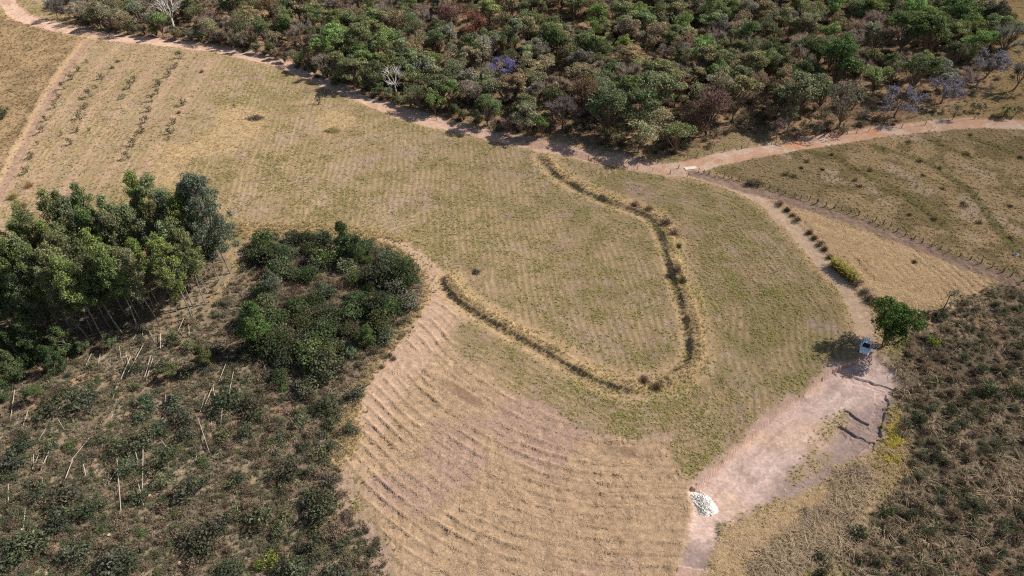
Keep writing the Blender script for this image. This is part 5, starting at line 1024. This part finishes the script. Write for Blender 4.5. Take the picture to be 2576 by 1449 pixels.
lay('tall_dry_grass', 'tall golden dry grass on the banks and field edges', x, y, pr, r_, np.where(ber > .05, .30 + .75 * fbm(x, y, 4, 87, 2), .9), col, 3, TALL)
x, y, Z, r_ = cand_pts(200000, 804); n2 = fbm(x, y, 4.5, 62, 3)
lay('lying_grass', 'flattened grey-blond dry grass in the lower right corner', x, y, np.clip(Z['lying'] * (1 - Z['pad']) * .8 + .03 * Z['scrubr'], 0, 1), r_, 1.1, lerp(np.tile(C(.42, .32, .20), (len(x), 1)), C(.30, .23, .165), n2), 2, FLAT, .2)
x, y, Z, r_ = cand_pts(300000, 805); n2 = fbm(x, y, 4.5, 62, 3); n3 = fbm(x, y, 1.4, 63, 2); n1 = fbm(x, y, 22, 61, 3)
pr = np.clip(.75 * (Z['ptl'] + Z['ptr'] + Z['pfr'] * .8), 0, 1) * (1 - soft(Z)) * np.clip(.35 + 1.1 * (n3 - .25), 0, 1)
col = lerp(np.tile(C(.37, .27, .148), (len(x), 1)), C(.25, .195, .10), sstep(.35, .65, n2)); col = lerp(col, C(.15, .13, .055), np.exp(-(Z['d_trail'] / 1.0) ** 2) * .8)
lay('pasture_grass', 'dry olive pasture grass on both sides of the field', x, y, pr, r_, 1.25, col, 3, SHORT)
x, y, Z, r_ = cand_pts(420000, 806); n2 = fbm(x, y, 4.5, 62, 3); n3 = fbm(x, y, 1.4, 63, 2)
sc_ = np.clip(Z['scrubl'] + Z['scrubr'] + .5 * Z['grove'], 0, 1); pr = np.clip(.62 * sc_ * np.clip(.3 + 1.3 * (n3 - .2), 0, 1) + .18 * Z['forest'], 0, 1) * (1 - soft(Z)) * (1 - .7 * Z['goldr'])
col = lerp(np.tile(C(.28, .225, .155), (len(x), 1)), C(.18, .15, .10), sstep(.35, .65, n2)); gsel = r_.uniform(0, 1, len(x)) < .20 + .35 * sstep(.5, .7, n2); col = np.where(gsel[:, None], lerp(np.tile(C(.115, .128, .065), (len(x), 1)), C(.18, .185, .10), r_.uniform(0, 1, len(x))), col)
pr = pr * (1 - Z['scrubr']); col = col * 1.0
lay('undergrowth', 'brown and green undergrowth covering the scrubland', x, y, pr, r_, .95, col, 6, WEED + TALL, .25)
x, y, Z, r_ = cand_pts(260000, 811); n2 = fbm(x, y, 5, 88, 3); n3 = fbm(x, y, 1.4, 63, 2)
col = lerp(np.tile(C(.27, .205, .13), (len(x), 1)), C(.165, .13, .085), sstep(.35, .65, n2)); gsel = r_.uniform(0, 1, len(x)) < .18 + .3 * sstep(.5, .65, n2); col = np.where(gsel[:, None], lerp(np.tile(C(.12, .125, .07), (len(x), 1)), C(.19, .185, .105), r_.uniform(0, 1, len(x))), col)
lay('dry_brush', 'olive-brown dry brush filling the scrubland at lower right', x, y, .8 * Z['scrubr'] * np.clip(.3 + 1.4 * (n3 - .22), 0, 1) * (1 - .7 * Z['goldr']) * (1 - soft(Z)), r_, 1.0, col, 6, WEED + SHORT, .25)
# knee-high brush of the two scrublands
def inst_copy(me):
    m2 = me.copy(); m2.materials[0] = M['leaf_i']; return m2
x, y, Z, r_ = cand_pts(36000, 808); n2 = fbm(x, y, 9, 85, 3); g_ = r_.uniform(0, 1, len(x)) < sstep(.35, .6, n2) * .75
col = np.where(g_[:, None], lerp(np.tile(C(.105, .115, .068), (len(x), 1)), C(.18, .178, .112), r_.uniform(0, 1, len(x))), lerp(np.tile(C(.20, .145, .10), (len(x), 1)), C(.27, .205, .14), r_.uniform(0, 1, len(x))))
lay('low_scrub', 'knee-high green and brown brush between the bushes', x, y, np.clip(Z['scrubl'] * (.25 + .55 * sstep(.35, .6, n2)) * (1 - .8 * Z['grove']) * (1 - .45 * sstep(620, 480, proj(x, y, 0 * x)[0]) * sstep(1320, 1200, proj(x, y, 0 * x)[1])) + .34 * Z['scrubr'], 0, 1) * (1 - soft(Z)), r_, .62, col, 6, [inst_copy(m_) for m_ in BUSH[:3] + TWIG[:3]])
# broken branches left by the felling
STK = [make_litter(750 + i, 9, 1.9, .022) for i in range(3)]
x, y, Z, r_ = cand_pts(9000, 809); lay('branch_debris', 'thin grey broken branches strewn over the felled plot', x, y, Z['scrubl'] * sstep(1000, 700, proj(x, y, 0 * x)[0]) * (1 - Z['thick']) * .55, r_, 1.0, np.tile(C(.36, .30, .24), (len(x), 1)), 3, STK, .12, np.full(len(x), 1.25))
# low shrubs under the forest
x, y, Z, r_ = cand_pts(16000, 807); cu2, cv2 = proj(x, y, 0 * x); op = sstep(1850, 2250, cu2) * sstep(120, 260, cv2)
col = lerp(np.tile(C(.13, .122, .072), (len(x), 1)), C(.22, .175, .12), r_.uniform(0, 1, len(x)))
lay('forest_understorey', 'low brush and shrubs under the forest trees', x, y, Z['forest'] * (.62 - .5 * op), r_, 1.1, col, 6, [inst_copy(m_) for m_ in BUSH[:3] + TWIG[:3]])
# the far part of the wood
kinds = sorted({(k, v) for k, v, *_ in far_trees}); src = []
for k, v in kinds: src.append([inst_copy(T[k][v][1]), T[k][v][0]])
P = np.array([t[2] for t in far_trees]); S = np.array([t[3] for t in far_trees]); Cc = np.array([t[4] for t in far_trees])
scatter('far_forest', 'far part of the forest reading as one canopy', P, np.stack([0 * S, 0 * S, np.random.default_rng(3).uniform(0, 6.28, len(S))], 1), np.stack([S, S, S], 1), Cc, [kinds.index((t[0], t[1])) for t in far_trees], src)
print('forest individuals', nind + len(LM), 'far', len(far_trees), 'euc', len(eu) + 1)
